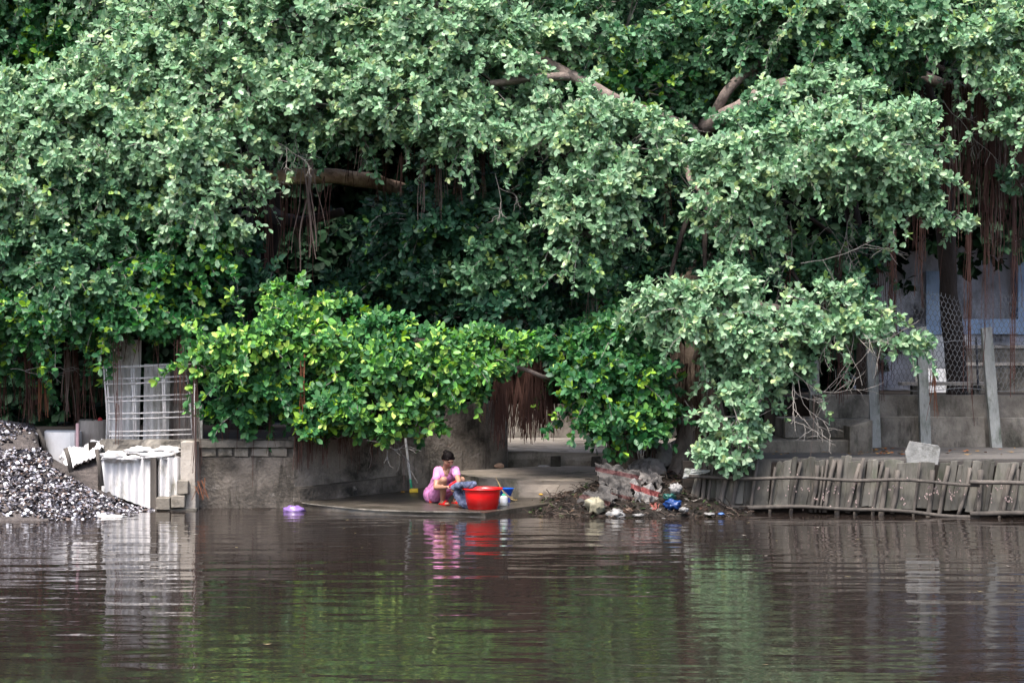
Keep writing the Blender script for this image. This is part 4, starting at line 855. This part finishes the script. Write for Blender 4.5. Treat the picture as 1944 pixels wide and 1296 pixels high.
limb(rt['B'], [L3(1350, 260, 3.6), L3(1205, 203, 2.3), L3(1130, 170, 2.2), L3(1050, 125, 2.4), L3(1000, 95, 2.6)], .11, .07, M['grey_bark'], jit=.03)
limb(rt['B'], [L3(1100, 150, 2.3), L3(1060, 145, 2.25), L3(1000, 152, 2.0), L3(930, 160, 1.9)], .075, .055, M['grey_bark'], jit=.03)
limb(rt['B'], [L3(870, 40, 2.0), L3(845, 20, 1.9), L3(820, 8, 1.9)], .06, .05, M['grey_bark'])
# C: massive base at the water side
limb(rt['C'], [(PX(1330, 2.2), 2.1, -.2), (PX(1328, 2.2), 2.2, .9), L3(1310, 700, 2.6), L3(1300, 590, 3.6), L3(1310, 400, 5.2), L3(1380, 230, 4.8), L3(1500, 60, 4.6)], .44, .12, M['bark'], 'trunk', 16, .5)
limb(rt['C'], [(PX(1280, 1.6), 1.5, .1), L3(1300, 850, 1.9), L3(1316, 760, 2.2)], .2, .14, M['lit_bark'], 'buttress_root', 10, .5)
limb(rt['C'], [(PX(1385, 1.8), 1.6, .3), L3(1365, 850, 1.9), L3(1340, 760, 2.3)], .22, .15, M['bark'], 'buttress_root', 10, .5)
limb(rt['C'], [L3(1330, 260, 3.4), L3(1365, 195, 2.9), L3(1392, 160, 2.8), L3(1440, 120, 3.0)], .10, .06, M['grey_bark'], jit=.03)
limb(rt['C'], [L3(1340, 240, 3.2), L3(1400, 210, 2.4), L3(1432, 185, 2.3), L3(1500, 160, 2.5)], .16, .11, M['grey_bark'], jit=.03)
limb(rt['C'], [L3(1500, 145, 3.0), L3(1535, 128, 2.7), L3(1600, 100, 2.9)], .10, .07, M['dark_bark'])
limb(rt['C'], [L3(1300, 300, 3.0), L3(1315, 345, 2.4), L3(1345, 370, 1.8), L3(1400, 360, 1.4)], .045, .03, M['grey_bark'])
limb(rt['C'], [L3(1320, 700, 2.5), L3(1360, 600, 1.6), L3(1450, 580, 1.0), L3(1560, 610, .8), L3(1680, 640, .8)], .10, .02, M['grey_bark'])
limb(rt['C'], [L3(1450, 580, 1.0), L3(1480, 700, .6), L3(1430, 780, .3), L3(1390, 850, .3)], .05, .012, M['grey_bark'])
# D slim trunk
limb(rt['D'], [(PX(1816, 6), 6.0, 1.5), L3(1814, 700, 6), L3(1806, 600, 5.9), L3(1798, 500, 5.8), L3(1798, 400, 5.6), L3(1780, 250, 5.2), L3(1740, 120, 4.6)], .20, .13, M['dark_bark'], 'trunk', 12)
limb(rt['D'], [L3(1740, 140, 4.2), L3(1790, 160, 3.4), L3(1870, 172, 3.0), L3(1930, 165, 2.9), L3(2010, 140, 3.0)], .12, .075, M['grey_bark'], jit=.03)
limb(rt['D'], [L3(1760, 120, 3.8), L3(1850, 150, 3.2), L3(1960, 150, 3.2)], .06, .05, M['dark_bark'])
limb(rt['D'], [(PX(1640, 7), 7, 1.5), L3(1642, 640, 7), L3(1635, 500, 6.8), L3(1600, 300, 5.4), L3(1580, 100, 4.4)], .17, .12, M['dark_bark'], 'trunk', 10)
# E
limb(rt['E'], [(PX(1195, 1.4), 1.4, .0), L3(1195, 860, 1.5), L3(1180, 780, 1.8), L3(1150, 680, 2.4), L3(1100, 560, 3.6), L3(1040, 430, 4.2)], .16, .10, M['bark'], 'trunk', 10, .6)
limb(rt['E'], [(PX(1160, 1.6), 1.5, .1), L3(1165, 860, 1.7), L3(1165, 780, 2.0)], .1, .07, M['bark'], 'buttress_root')
limb(rt['E'], [L3(1150, 700, 2.2), L3(1060, 715, 1.6), L3(1010, 705, 1.2), L3(930, 680, 1.2)], .05, .03, M['grey_bark'])
limb(rt['E'], [L3(1100, 560, 3.6), L3(1060, 520, 3.0), L3(1040, 440, 2.8)], .09, .06, M['bark'])
limb(rt['F'], [(PX(640, 2.3), 2.3, .9), L3(630, 780, 2.0), L3(620, 690, 1.8), L3(560, 620, 1.9)], .09, .05, M['dark_bark'], 'trunk')
limb(rt['F'], [L3(630, 780, 2.0), L3(700, 700, 1.6), L3(830, 680, 1.3)], .05, .03, M['bark'])
# boughs that carry the leaf masses
tipsrc = {'A': L3(470, 250, 5.4), 'B': L3(1090, 330, 4.8), 'C': L3(1350, 330, 3.8), 'D': L3(1780, 150, 4.8), 'E': L3(1100, 560, 3.8), 'F': L3(620, 700, 1.9)}
for k in TREES:
    for (c, rx, rz_, out) in LC[k]:
        a = tipsrc[k]; m_ = a.lerp(c, .55) + Vector((0, .5, .25)); b = MB()
        b.tube(curve([tuple(a), tuple(m_), tuple(c)], 4), [.07 - .05 * i / 8 for i in range(9)], 6, wob=.3)
        ob = b.build('branch', M['dark_bark'], rt[k], smooth=True)
        t_ = MB()
        for q in out[::2]:
            q = Vector(q); mm = c.lerp(q, .5) + Vector((0, .05, -.08)); t_.tube([c, mm, q], [.02, .014, .008], 4, False)
        t_.build('twig_work', M['twig'], ob, kind='stuff')
# bare twigs at the fringes
def bare(root, o, d, L_, n, depth=0, b=None):
    top = b is None; b = b or MB(); p = Vector(o); d = Vector(d).normalized(); pts = [p.copy()]; segs = 7
    for i in range(segs):
        d = (d + Vector((random.gauss(0, .2), random.gauss(0, .12), random.gauss(-.03, .2)))).normalized(); p = p + d * L_ / segs; pts.append(p.copy())
        if depth < 2 and i in (1, 3, 4, 5) and random.random() < .85: bare(root, p, (d + Vector((random.gauss(0, .7), random.gauss(0, .3), random.gauss(0, .7)))), L_ * random.uniform(.4, .6), n, depth + 1, b)
    r = (.0085, .006, .0045)[depth]; b.tube(pts, [r * (1.1 - .5 * i / segs) for i in range(segs + 1)], 4, False)
    if top: b.build('bare_twig', M['twig'], root, smooth=True)
for (k, px, py, Y, dx, dz, L_) in (('C', 1500, 560, .6, 1, -.2, 1.6), ('C', 1530, 585, .5, 1, -.3, 1.5), ('C', 1560, 600, .5, 1, -.55, 1.1), ('C', 1490, 690, .4, .5, -.9, 1.1), ('C', 1500, 700, .4, .9, -.5, 1.1), ('C', 1515, 720, .4, .1, -1, .9), ('C', 1520, 500, .9, .9, -.2, 1.2),
    ('C', 1560, 400, 1.4, .5, -1, 1.0), ('C', 1500, 420, 1.4, .2, -1, 1.1), ('C', 1620, 380, 1.3, .2, -1, .9), ('C', 1390, 760, .1, -.1, -1, .7), ('C', 1400, 770, .1, .3, -1, .7), ('F', 705, 700, .6, -.1, -1, 1.3), ('F', 695, 835, .6, 1, -.1, .6), ('A', 500, 250, 1.8, .5, -1, .8), ('A', 560, 260, 1.9, -.1, -1, .7), ('A', 330, 350, 1.6, .1, -1, .7), ('A', 20, 700, 1.8, 1, .4, .8), ('B', 1020, 200, 1.6, .3, -1, .6),
    ('C', 1290, 330, 2, .6, -.6, 1.1), ('C', 1250, 280, 2.4, 1, -.1, 1.1), ('C', 1330, 270, 2.4, .8, .2, 1.1), ('E', 1290, 560, 2.4, 1, .1, 1.2), ('B', 940, 330, 1.6, .2, -1, .8), ('D', 1750, 180, 2.6, -.3, -1, 1.2), ('D', 1790, 190, 2.6, .3, -1, 1.0), ('E', 1090, 470, 3.0, -.4, -1, 1.0), ('E', 990, 560, 2.2, .4, -1, .8), ('A', 180, 480, 1.6, .2, -1, .7), ('A', 1300, 760, .9, .6, -1, .6)):
    bare(rt[k], P(px, py, Y), (dx, -.05, dz), L_, 0)
# ------------------------------------------------------------------ aerial roots
def strand(b, x, Y, zt, zb, r, wander=.05, n=9):
    pts = []; fx, fy = random.uniform(0, 99), random.uniform(0, 99); dx = random.gauss(0, wander)
    for i in range(n + 1):
        t_ = i / n; z = zt + (zb - zt) * t_
        pts.append((x + dx * t_ + wander * .8 * noise.noise(Vector((fx, z * 1.3, 0))), Y + wander * .6 * noise.noise(Vector((fy, z * 1.1, 4))), z))
    b.tube(pts, [r * (1.05 - .45 * i / n) for i in range(n + 1)], 3, False)
def bundle(k, px, Y, yt, yb, n, spread, r=.006, m='root', wander=.04, name='aerial_root'):
    b = MB(); s_ = (D0 + Y) / FP
    for i in range(n):
        o = random.gauss(0, .5); strand(b, PX(px, Y) + o * spread * s_, Y + random.gauss(0, .05), ZZ(yt + random.uniform(-10, 10), Y), ZZ(yb - abs(random.gauss(0, .22)) * (yb - yt), Y), r * random.uniform(.6, 1.5), wander)
    b.build(name, M[m], rt[k])
def curtain(k, x0, x1, Y0, Y1, yt, yb, n, r=.006, m='root', per=1, wander=.05, var=.25):
    for i in range(n):
        px = random.uniform(x0, x1); Y = random.uniform(Y0, Y1)
        bundle(k, px, Y, yt, yb - random.random() * var * (yb - yt), per, 6, r, m, wander)
curtain('D', 1785, 1960, 2.9, 3.8, 165, 540, 44, .010, 'root', 5, .12, .5)
curtain('D', 1790, 1945, 2.9, 3.8, 175, 420, 12, .022, 'root', 1, .14, .5)
curtain('D', 1800, 1930, 2.8, 3.4, 170, 520, 12, .009, 'pale_root', 3, .07, .5)
for px, yb in ((1838, 830), (1880, 700), (1925, 760), (1748, 610)): bundle('D', px, 3.0, 170, yb, 9, 9, .009, 'root', .06)
curtain('D', 1640, 1760, 3.6, 4.6, 200, 520, 18, .007, 'root', 3, .06)
curtain('D', 1590, 1700, 2.5, 3.6, 440, 760, 9, .007, 'root', 4, .06)
for px in (1600, 1675, 1590): bundle('D', px, 2.6, 600, 770 if px < 1700 else 820, 9, 10, .007, 'root', .07)
bundle('D', 1772, 3.2, 700, 800, 8, 6, .007, 'orange_root', .05)
curtain('E', 938, 1050, 1.6, 2.6, 690, 858, 50, .010, 'root', 6, .07, .35)
curtain('E', 985, 1150, 1.8, 3.2, 700, 850, 16, .006, 'root', 4, .06, .3)
curtain('E', 1160, 1240, 1.3, 1.8, 800, 905, 20, .008, 'root', 5, .06, .3)
curtain('E', 1060, 1300, 2.2, 3.2, 640, 830, 12, .007, 'root', 4, .05)
curtain('F', 560, 620, 1.0, 1.3, 760, 915, 12, .008, 'root', 5, .04, .4)
curtain('F', 640, 760, .9, 1.5, 780, 905, 20, .005, 'root', 4, .06, .5)
curtain('F', 390, 560, 1.0, 1.4, 760, 890, 10, .005, 'root', 3, .05, .5)
bundle('F', 572, .7, 680, 800, 6, 8, .008, 'orange_root', .05); bundle('F', 478, 1.0, 780, 930, 3, 6, .004, 'root'); bundle('F', 768, 1.2, 780, 930, 4, 8, .004, 'pale_root')
curtain('A', 200, 375, 1.5, 1.9, 625, 740, 10, .005, 'root', 3, .05, .6)
bundle('A', 225, 1.5, 620, 850, 7, 16, .005); bundle('A', 345, 1.5, 640, 820, 12, 18, .006); bundle('A', 372, .5, 700, 925, 9, 8, .006); bundle('A', 380, .5, 915, 952, 9, 12, .007, 'orange_root', .08); bundle('A', 225, .9, 760, 850, 4, 6, .005)
curtain('A', -40, 200, 2.6, 3.6, 660, 830, 22, .008, 'root', 5, .06, .3)
for px in (80, 52, 128, 165): bundle('A', px, 2.4, 660, 800, 9, 9, .010, 'pale_root' if px == 128 else 'orange_root' if px == 80 else 'root', .06)
curtain('A', 480, 640, 2.6, 3.6, 340, 560, 12, .008, 'root', 3, .08, .4)
bundle('A', 583, 2.4, 300, 520, 8, 12, .012, 'pale_root', .12); bundle('A', 500, 3.2, 370, 560, 9, 12, .009)
for px, y0, y1, m_ in ((805, 250, 420, 'pale_root'), (830, 290, 400, 'root'), (838, 300, 430, 'pale_root'), (872, 310, 390, 'root'), (915, 290, 380, 'root'), (970, 260, 360, 'root'), (690, 240, 340, 'pale_root'), (760, 300, 380, 'root'), (1125, 480, 700, 'pale_root'), (1210, 330, 420, 'root'), (1265, 340, 440, 'root')): bundle('B', px, 2.2, y0, y1, 6, 6, .007, m_, .05)
curtain('B', 640, 1000, 3.0, 3.8, 270, 420, 20, .006, 'root', 4, .06, .4)
curtain('C', 1290, 1350, 1.6, 1.9, 690, 860, 12, .005, 'root', 4, .05, .4)
curtain('C', 1490, 1600, 1.6, 2.8, 480, 760, 9, .006, 'root', 4, .06, .5)
bundle('C', 1545, .1, 760, 1000, 1, 4, .004, 'pale_root', .12)
# ------------------------------------------------------------------ wood behind, deep shade put into its leaf colour
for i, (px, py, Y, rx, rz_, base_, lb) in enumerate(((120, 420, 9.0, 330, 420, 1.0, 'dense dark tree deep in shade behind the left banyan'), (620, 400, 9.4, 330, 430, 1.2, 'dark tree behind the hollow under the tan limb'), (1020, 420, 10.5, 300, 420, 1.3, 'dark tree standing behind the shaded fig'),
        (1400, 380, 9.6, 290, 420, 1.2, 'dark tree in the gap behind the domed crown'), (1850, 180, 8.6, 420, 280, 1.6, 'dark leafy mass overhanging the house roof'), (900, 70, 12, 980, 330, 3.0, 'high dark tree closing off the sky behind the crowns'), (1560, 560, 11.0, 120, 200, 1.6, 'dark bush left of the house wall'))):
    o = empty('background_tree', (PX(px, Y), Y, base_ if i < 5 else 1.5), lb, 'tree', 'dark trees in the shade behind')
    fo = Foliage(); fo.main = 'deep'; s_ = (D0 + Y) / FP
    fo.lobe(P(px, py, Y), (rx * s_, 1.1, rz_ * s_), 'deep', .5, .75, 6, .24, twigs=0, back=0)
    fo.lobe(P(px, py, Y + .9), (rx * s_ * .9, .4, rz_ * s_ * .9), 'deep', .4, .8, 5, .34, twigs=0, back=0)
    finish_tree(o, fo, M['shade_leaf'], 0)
    limb(o, [(PX(px + (150 if i == 4 else 0), Y), Y + .2, (1.0 if Y < 9.5 else 1.3)), P(px + 10 + (150 if i == 4 else 0), py + 100, Y + .2), P(px - 10, py, Y + .3)], .22, .12, M['dark_bark'], 'trunk')
# ------------------------------------------------------------------ the woman
def capsule(b, a, c, r0, r1, n=12, flat=1.0):
    a = Vector(a); c = Vector(c); d = c - a; L_ = max(d.length, 1e-4); d = d / L_
    pts = []; rad = []
    for k in range(5): t_ = -math.cos(k / 4 * math.pi / 2); pts.append(a + d * r0 * t_); rad.append(max(.0008, r0 * math.sin(k / 4 * math.pi / 2)))
    for k in range(1, 4): pts.append(a + d * L_ * k / 4); rad.append(r0 + (r1 - r0) * k / 4)
    for k in range(5): t_ = math.sin(k / 4 * math.pi / 2); pts.append(c + d * r1 * t_); rad.append(max(.0008, r1 * math.cos(k / 4 * math.pi / 2)))
    b.tube(pts, rad, n)
def fuse(b, name, m, voxel, parent=None, smooth=3, cut=None, disp=None):
    "union of overlapping solids into ONE continuous skin"
    me = bpy.data.meshes.new('tmp'); me.from_pydata([tuple(v) for v in b.v], [], b.f)
    bm = bmesh.new(); bm.from_mesh(me); bmesh.ops.recalc_face_normals(bm, faces=bm.faces); bm.to_mesh(me); bm.free()
    o = bpy.data.objects.new('tmp', me); COL.objects.link(o)
    r = o.modifiers.new('r', 'REMESH'); r.mode = 'VOXEL'; r.voxel_size = voxel
    s_ = o.modifiers.new('s', 'SMOOTH'); s_.factor = .5; s_.iterations = smooth
    dg = bpy.context.evaluated_depsgraph_get(); ev = o.evaluated_get(dg); nm = bpy.data.meshes.new_from_object(ev); bpy.data.objects.remove(o)
    if cut:
        bm = bmesh.new(); bm.from_mesh(nm); dl = [v for v in bm.verts if cut(v.co)]; bmesh.ops.delete(bm, geom=dl, context='VERTS'); bm.to_mesh(nm); bm.free()
    if disp:
        for v in nm.vertices: v.co += disp(v.co, v.normal)
    V = np.empty(len(nm.vertices) * 3, np.float32); nm.vertices.foreach_get('co', V); V = V.reshape(-1, 3); c = (V.min(0) + V.max(0)) / 2; nm.vertices.foreach_set('co', (V - c).ravel()); nm.materials.clear(); nm.materials.append(m); nm.shade_smooth(); nm.name = name
    return link(bpy.data.objects.new(name, nm), parent, Vector(c))
skin = mat('skin', [(.25, .125, .08), (.32, .17, .115)], 12, .5, .05, 60, spec=.4)
pinkm = mat('pink_cotton', [(.50, .17, .37), (.60, .25, .47)], 6, .85, .3, 50, dirt=[((.22, .07, .18), 60, .30, (1, 1, 1))])
hairm = mat('black_hair', [(.002, .0015, .0015), (.006, .004, .004)], 20, .6, .3, 60, stretch=(1, 1, .3), spec=.06)
hips = P(826, 936, 1.0)
pe = empty('person', (P(838, 957, .7).x, .75, deckz(.75)), 'woman in pink short-sleeved clothes squatting to scrub washing, hair in a bun', 'person')
J = dict(pel=P(825, 937, 1.0), wai=P(831, 919, .95), che=P(844, 899, .78), nek=P(846, 887, .72), shR=P(831, 894, .72), shL=P(864, 892, .66),
  elR=P(827, 925, .56), wrR=P(848, 924.5, .36), elL=P(871, 913, .44), wrL=P(866, 922, .24), hiR=P(826, 939, .90), hiL=P(838, 938, .98), knR=P(842, 911, .47), knL=P(876, 911, .66), anR=P(840, 950.5, .66), anL=P(864, 949.5, .84))
hd = P(851, 872.5, .62); fd = Vector((.42, -.62, -.62)).normalized(); upv = (Vector((0.1, -.3, .9)) - fd * Vector((0.1, -.3, .9)).dot(fd)).normalized(); sdv = fd.cross(upv).normalized()
def H(f, s_, u): return hd + fd * f + sdv * s_ + upv * u
b = MB()
capsule(b, J['pel'] + Vector((-.02, 0, 0)), J['pel'] + Vector((.08, 0, 0)), .12, .12); capsule(b, J['pel'], J['wai'], .12, .105); capsule(b, J['wai'], J['che'], .105, .115); capsule(b, J['che'] + Vector((-.05, 0, .01)), J['che'] + Vector((.06, -.01, .01)), .10, .10)
capsule(b, J['che'], J['nek'], .08, .05); capsule(b, J['nek'] + Vector((0, 0, -.02)), H(-.02, 0, -.05), .048, .045)
for s_ in 'RL':
    capsule(b, J['che'] + Vector((0, 0, .04)), J['sh' + s_], .07, .055); capsule(b, J['sh' + s_], J['el' + s_], .05, .038); capsule(b, J['el' + s_], J['wr' + s_], .038, .024)
    capsule(b, J['hi' + s_], J['kn' + s_], .095, .058); capsule(b, J['kn' + s_], J['kn' + s_].lerp(J['an' + s_], .35), .056, .056); capsule(b, J['kn' + s_].lerp(J['an' + s_], .35), J['an' + s_], .056, .034)
    an = J['an' + s_]; tz = deckz(.5) + .035; fdir = Vector((.55, -.83, 0)).normalized()
    heel = Vector((an.x, an.y, tz)) - fdir * .03; toe = Vector((an.x, an.y, tz - .012)) + fdir * .15
    capsule(b, an, heel, .034, .032); capsule(b, heel, toe, .032, .026); sx_ = fdir.cross(Vector((0, 0, 1)))
    capsule(b, heel + fdir * .08, toe + sx_ * .022 - fdir * .01, .026, .02); capsule(b, heel + fdir * .08, toe - sx_ * .022 - fdir * .02, .026, .019)
    for q in range(5): tt = toe + sx_ * (-.036 + .018 * q); capsule(b, tt - fdir * .02, tt + fdir * (.028 - .006 * abs(q - 3)), .010, .0085, 8)
# head: skull, jaw, cheeks, nose, lips, ears
b.blob(H(-.012, 0, .028), (.078, .088, .088), 20, 14); capsule(b, H(.03, 0, -.01), H(.052, 0, -.068), .06, .026); capsule(b, H(.03, -.03, -.02), H(.03, .03, -.02), .05, .05)
capsule(b, H(.078, 0, .022), H(.100, 0, -.012), .009, .012, 8); capsule(b, H(.088, -.012, -.016), H(.088, .012, -.016), .009, .009, 8); capsule(b, H(.076, -.016, -.040), H(.076, .016, -.040), .009, .009, 8)
capsule(b, H(.066, -.034, .038), H(.072, .034, .038), .013, .013, 8)
for q in (-1, 1): capsule(b, H(-.01, q * .08, .012), H(-.015, q * .084, -.018), .014, .009, 8)
# hands
def hand(wr, dirv, nrm, grip):
    dirv = Vector(dirv).normalized(); nrm = (Vector(nrm) - dirv * Vector(nrm).dot(dirv)).normalized(); sd_ = dirv.cross(nrm)
    pc = wr + dirv * .045
    for q in (-.024, -.008, .008, .024): capsule(b, wr + sd_ * q * .5, pc + sd_ * q + dirv * .028, .016, .0125, 8)
    for q, ln in ((-.027, .058), (-.009, .068), (.009, .064), (.027, .05)):
        k0 = pc + sd_ * q + dirv * .03; k1 = k0 + (dirv * (1 - grip * .5) + nrm * grip).normalized() * ln * .5; k2 = k1 + (dirv * (.5 - grip) + nrm * (1.1 * grip + .2)).normalized() * ln * .34; k3 = k2 + (nrm * .9 - dirv * (.6 * grip)).normalized() * ln * .26
        capsule(b, k0, k1, .0095, .0088, 8); capsule(b, k1, k2, .0088, .008, 8); capsule(b, k2, k3, .008, .007, 8)
    t0 = wr + sd_ * -.022 + dirv * .015; t1 = t0 + (dirv * .6 - sd_ * .5 + nrm * .6).normalized() * .036; t2 = t1 + (dirv * .7 + nrm * .7).normalized() * .028
    capsule(b, t0, t1, .013, .0105, 8); capsule(b, t1, t2, .0105, .0085, 8)
    return pc + nrm * .028 + dirv * .03
gR = hand(J['wrR'], (.75, -.25, .25), (.2, -.3, -.9), .75)
gL = hand(J['wrL'], (-.35, -.45, -.55), (-.5, .1, -.8), .7)
body = fuse(b, 'body', skin, .0074, pe, 2)
# hair cap + bun
b = MB(); b.blob(H(-.026, 0, .042), (.088, .095, .090), 22, 14, .03, 6); b.blob(H(-.098, .028, .078), (.036, .04, .034), 14, 10, .05, 5)
capsule(b, H(-.05, -.03, 0), H(-.05, .03, 0), .06, .06); capsule(b, H(.045, -.055, .062), H(.045, .055, .062), .022, .022); capsule(b, H(.02, -.075, .045), H(-.01, -.082, .01), .018, .012); capsule(b, H(.02, .075, .045), H(-.01, .082, .01), .018, .012)
fuse(b, 'hair', hairm, .006, pe, 2)
eye = plain('eye', (.03, .02, .018), .3); lip = plain('lip', (.42, .11, .10), .5)
for q in (-1, 1):
    b = MB(); b.blob(H(.079, q * .031, .018), (.0115, .008, .005), 10, 6); b.build('eye', eye, pe, True)
    b = MB(); b.tube([H(.085, q * .018, .036), H(.085, q * .034, .040), H(.074, q * .05, .034)], .0035, 5); b.build('eyebrow', hairm, pe)
b = MB(); b.blob(H(.083, 0, -.041), (.020, .010, .0065), 12, 6); b.build('mouth', lip, pe, True)
# tunic with V neck
b = MB()
capsule(b, J['pel'] + Vector((-.03, .0, -.01)), J['pel'] + Vector((.09, 0, -.01)), .148, .14); capsule(b, J['pel'], J['wai'], .145, .128); capsule(b, J['wai'], J['che'], .128, .138); capsule(b, J['che'] + Vector((-.06, 0, 0)), J['che'] + Vector((.07, -.01, 0)), .118, .118)
capsule(b, J['che'], J['nek'] + Vector((0, 0, -.03)), .10, .065)
for s_ in 'RL':
    capsule(b, J['che'] + Vector((0, 0, .03)), J['sh' + s_], .088, .07); capsule(b, J['sh' + s_], J['sh' + s_].lerp(J['el' + s_], .42), .068, .064)
nk = J['nek']
def vcut(p):
    q = p - (nk + Vector((0, 0, -.005)))
    if q.z > .012 and abs(q.x) < .075: return True
    return q.y < .02 and q.z > -.13 and abs(q.x - .015) < .058 * (1 + q.z / .14) + .006
def fold(p, n): return n * (.007 * noise.noise(p * 11) + .005 * noise.noise(Vector((p.x * 9, p.y * 9, p.z * 28))))
fuse(b, 'tunic', pinkm, .010, pe, 2, vcut, fold)
b = MB(); capsule(b, J['pel'] + Vector((-.02, .02, -.02)), J['pel'] + Vector((.09, 0, -.02)), .15, .14)
for s_ in 'RL': capsule(b, J['hi' + s_], J['hi' + s_].lerp(J['kn' + s_], .62), .118, .086)
fuse(b, 'shorts', pinkm, .011, pe, 2, None, fold)
for s_ in 'RL':
    an = J['an' + s_]; tz = deckz(.5) + .006; heel = Vector((an.x, an.y, tz)) - fdir * .055; sx_ = fdir.cross(Vector((0, 0, 1)))
    ol = [(-.0, .0), (.0, .036), (.09, .036), (.17, .046), (.215, .03), (.23, 0), (.215, -.03), (.17, -.044), (.09, -.034), (0, -.034)]
    b = MB(); b.prism([heel + fdir * u + sx_ * v for u, v in ol], (0, 0, .018)); sn = b.build('sandal', red, pe)
    b = MB(); b.grid(lambda u, v: heel + fdir * (.12 + .05 * v + .02 * math.sin(u * 3.14)) + sx_ * (-.046 + .092 * u) + Vector((0, 0, .014 + .052 * math.sin(u * math.pi) )), 12, 4, (0, 0, .004)); b.build('strap', red, sn, True)
# specks afloat on the river
fl = MB()
for k in range(60):
    y_ = -1.0 - random.random() ** 1.5 * 13; x_ = random.uniform(-7.5, 7.5); r = random.uniform(.015, .05)
    a_ = random.uniform(0, 6.3); q_ = [Vector((x_ + math.cos(a_ + i * 1.57) * r * (1 if i % 2 else .5), y_ + math.sin(a_ + i * 1.57) * r * (1 if i % 2 else .5), .006 + .004 * (i % 2))) for i in range(4)]
    fl.add(q_, [(0, 1, 2, 3)], random.choice([(.10, .08, .04), (.2, .16, .08), (.05, .06, .03), (.22, .2, .17)]))
tag(fl.build('floating_leaves', M['litter']), 'dead leaves and specks drifting on the river', 'leaves', kind='stuff')
# stool
st = empty('stool', (P(829, 958, .98).x, 1.0, deckz(1.0)), 'low red plastic stool under the squatting woman', 'stool')
sp = P(829, 950, .98); zt = deckz(1) + .085; rs_ = plain('stool_red', (.42, .03, .03), .45)
b = MB(); b.box(sp.x - .10, sp.x + .12, .86, 1.12, zt - .02, zt, .002); b.build('seat', rs_, st, bevel=.006)
for sx_ in (-.095, .10):
    for yy in (.875, 1.09): b = MB(); b.box(sp.x + sx_ - .015, sp.x + sx_ + .03, yy, yy + .02, deckz(1) - .004, zt - .021, .001); b.build('leg', rs_, st)
# brush and jeans
br = empty('scrubbing_brush', gR, 'red scrubbing brush in the woman\'s hand', 'brush')
b = MB(); c0 = gR + Vector((.00, -.03, .035)); ax_ = Vector((.78, -.1, .55)).normalized(); b.bar(c0 - ax_ * .03, c0 + ax_ * .10, .055, .024, (0, -1, 0), .002); b.build('back', red, br, bevel=.006)
b = MB()
for k in range(7):
    for j in (-1, 0, 1):
        o_ = c0 + ax_ * (-.02 + .018 * k) + Vector((0, -.013, -.0)) + Vector((.3, 0, -.6)).normalized() * .012 + Vector((0, j * .014, 0)); b.tube([o_, o_ + Vector((.012, 0, -.026))], .005, 4)
b.build('bristles', plain('bristle', (.5, .45, .45), .8), br, kind='stuff')
jm = mat('denim', [(.025, .032, .07), (.075, .09, .15), (.19, .21, .28)], 9, .9, .4, 60, dirt=[((.02, .025, .05), 8, .4, (1, 1, .5))])
b = MB()
path = [P(862, 926, .22), P(868, 922, .16), P(880, 920, .02), P(892, 921, -.02), P(899, 918, .0)]
for a, c in zip(path, path[1:]): capsule(b, a, c, .05, .05, 10)
for o_, rr in ((0, .055), (.05, .05)):
    q = [P(864, 928, .24), P(869, 940, .2), P(876, 950, .16), P(881, 958, .12)]
    for a, c in zip(q, q[1:]): capsule(b, a + Vector((o_, 0, 0)), c + Vector((o_, 0, 0)), rr, rr, 10)
capsule(b, P(875, 957, .12), P(884, 959, .1), .03, .03)
capsule(b, P(884, 924, .1), P(887, 945, .14), .05, .04)
jn = fuse(b, 'jeans', jm, .011, None, 3, None, lambda p, n: n * (.022 * noise.noise(p * 13) + .016 * abs(noise.noise(p * 24 + Vector((4, 0, 0))))))
tag(jn, 'wet blue-grey jeans draped from the woman\'s hands over the basin rim', 'jeans')
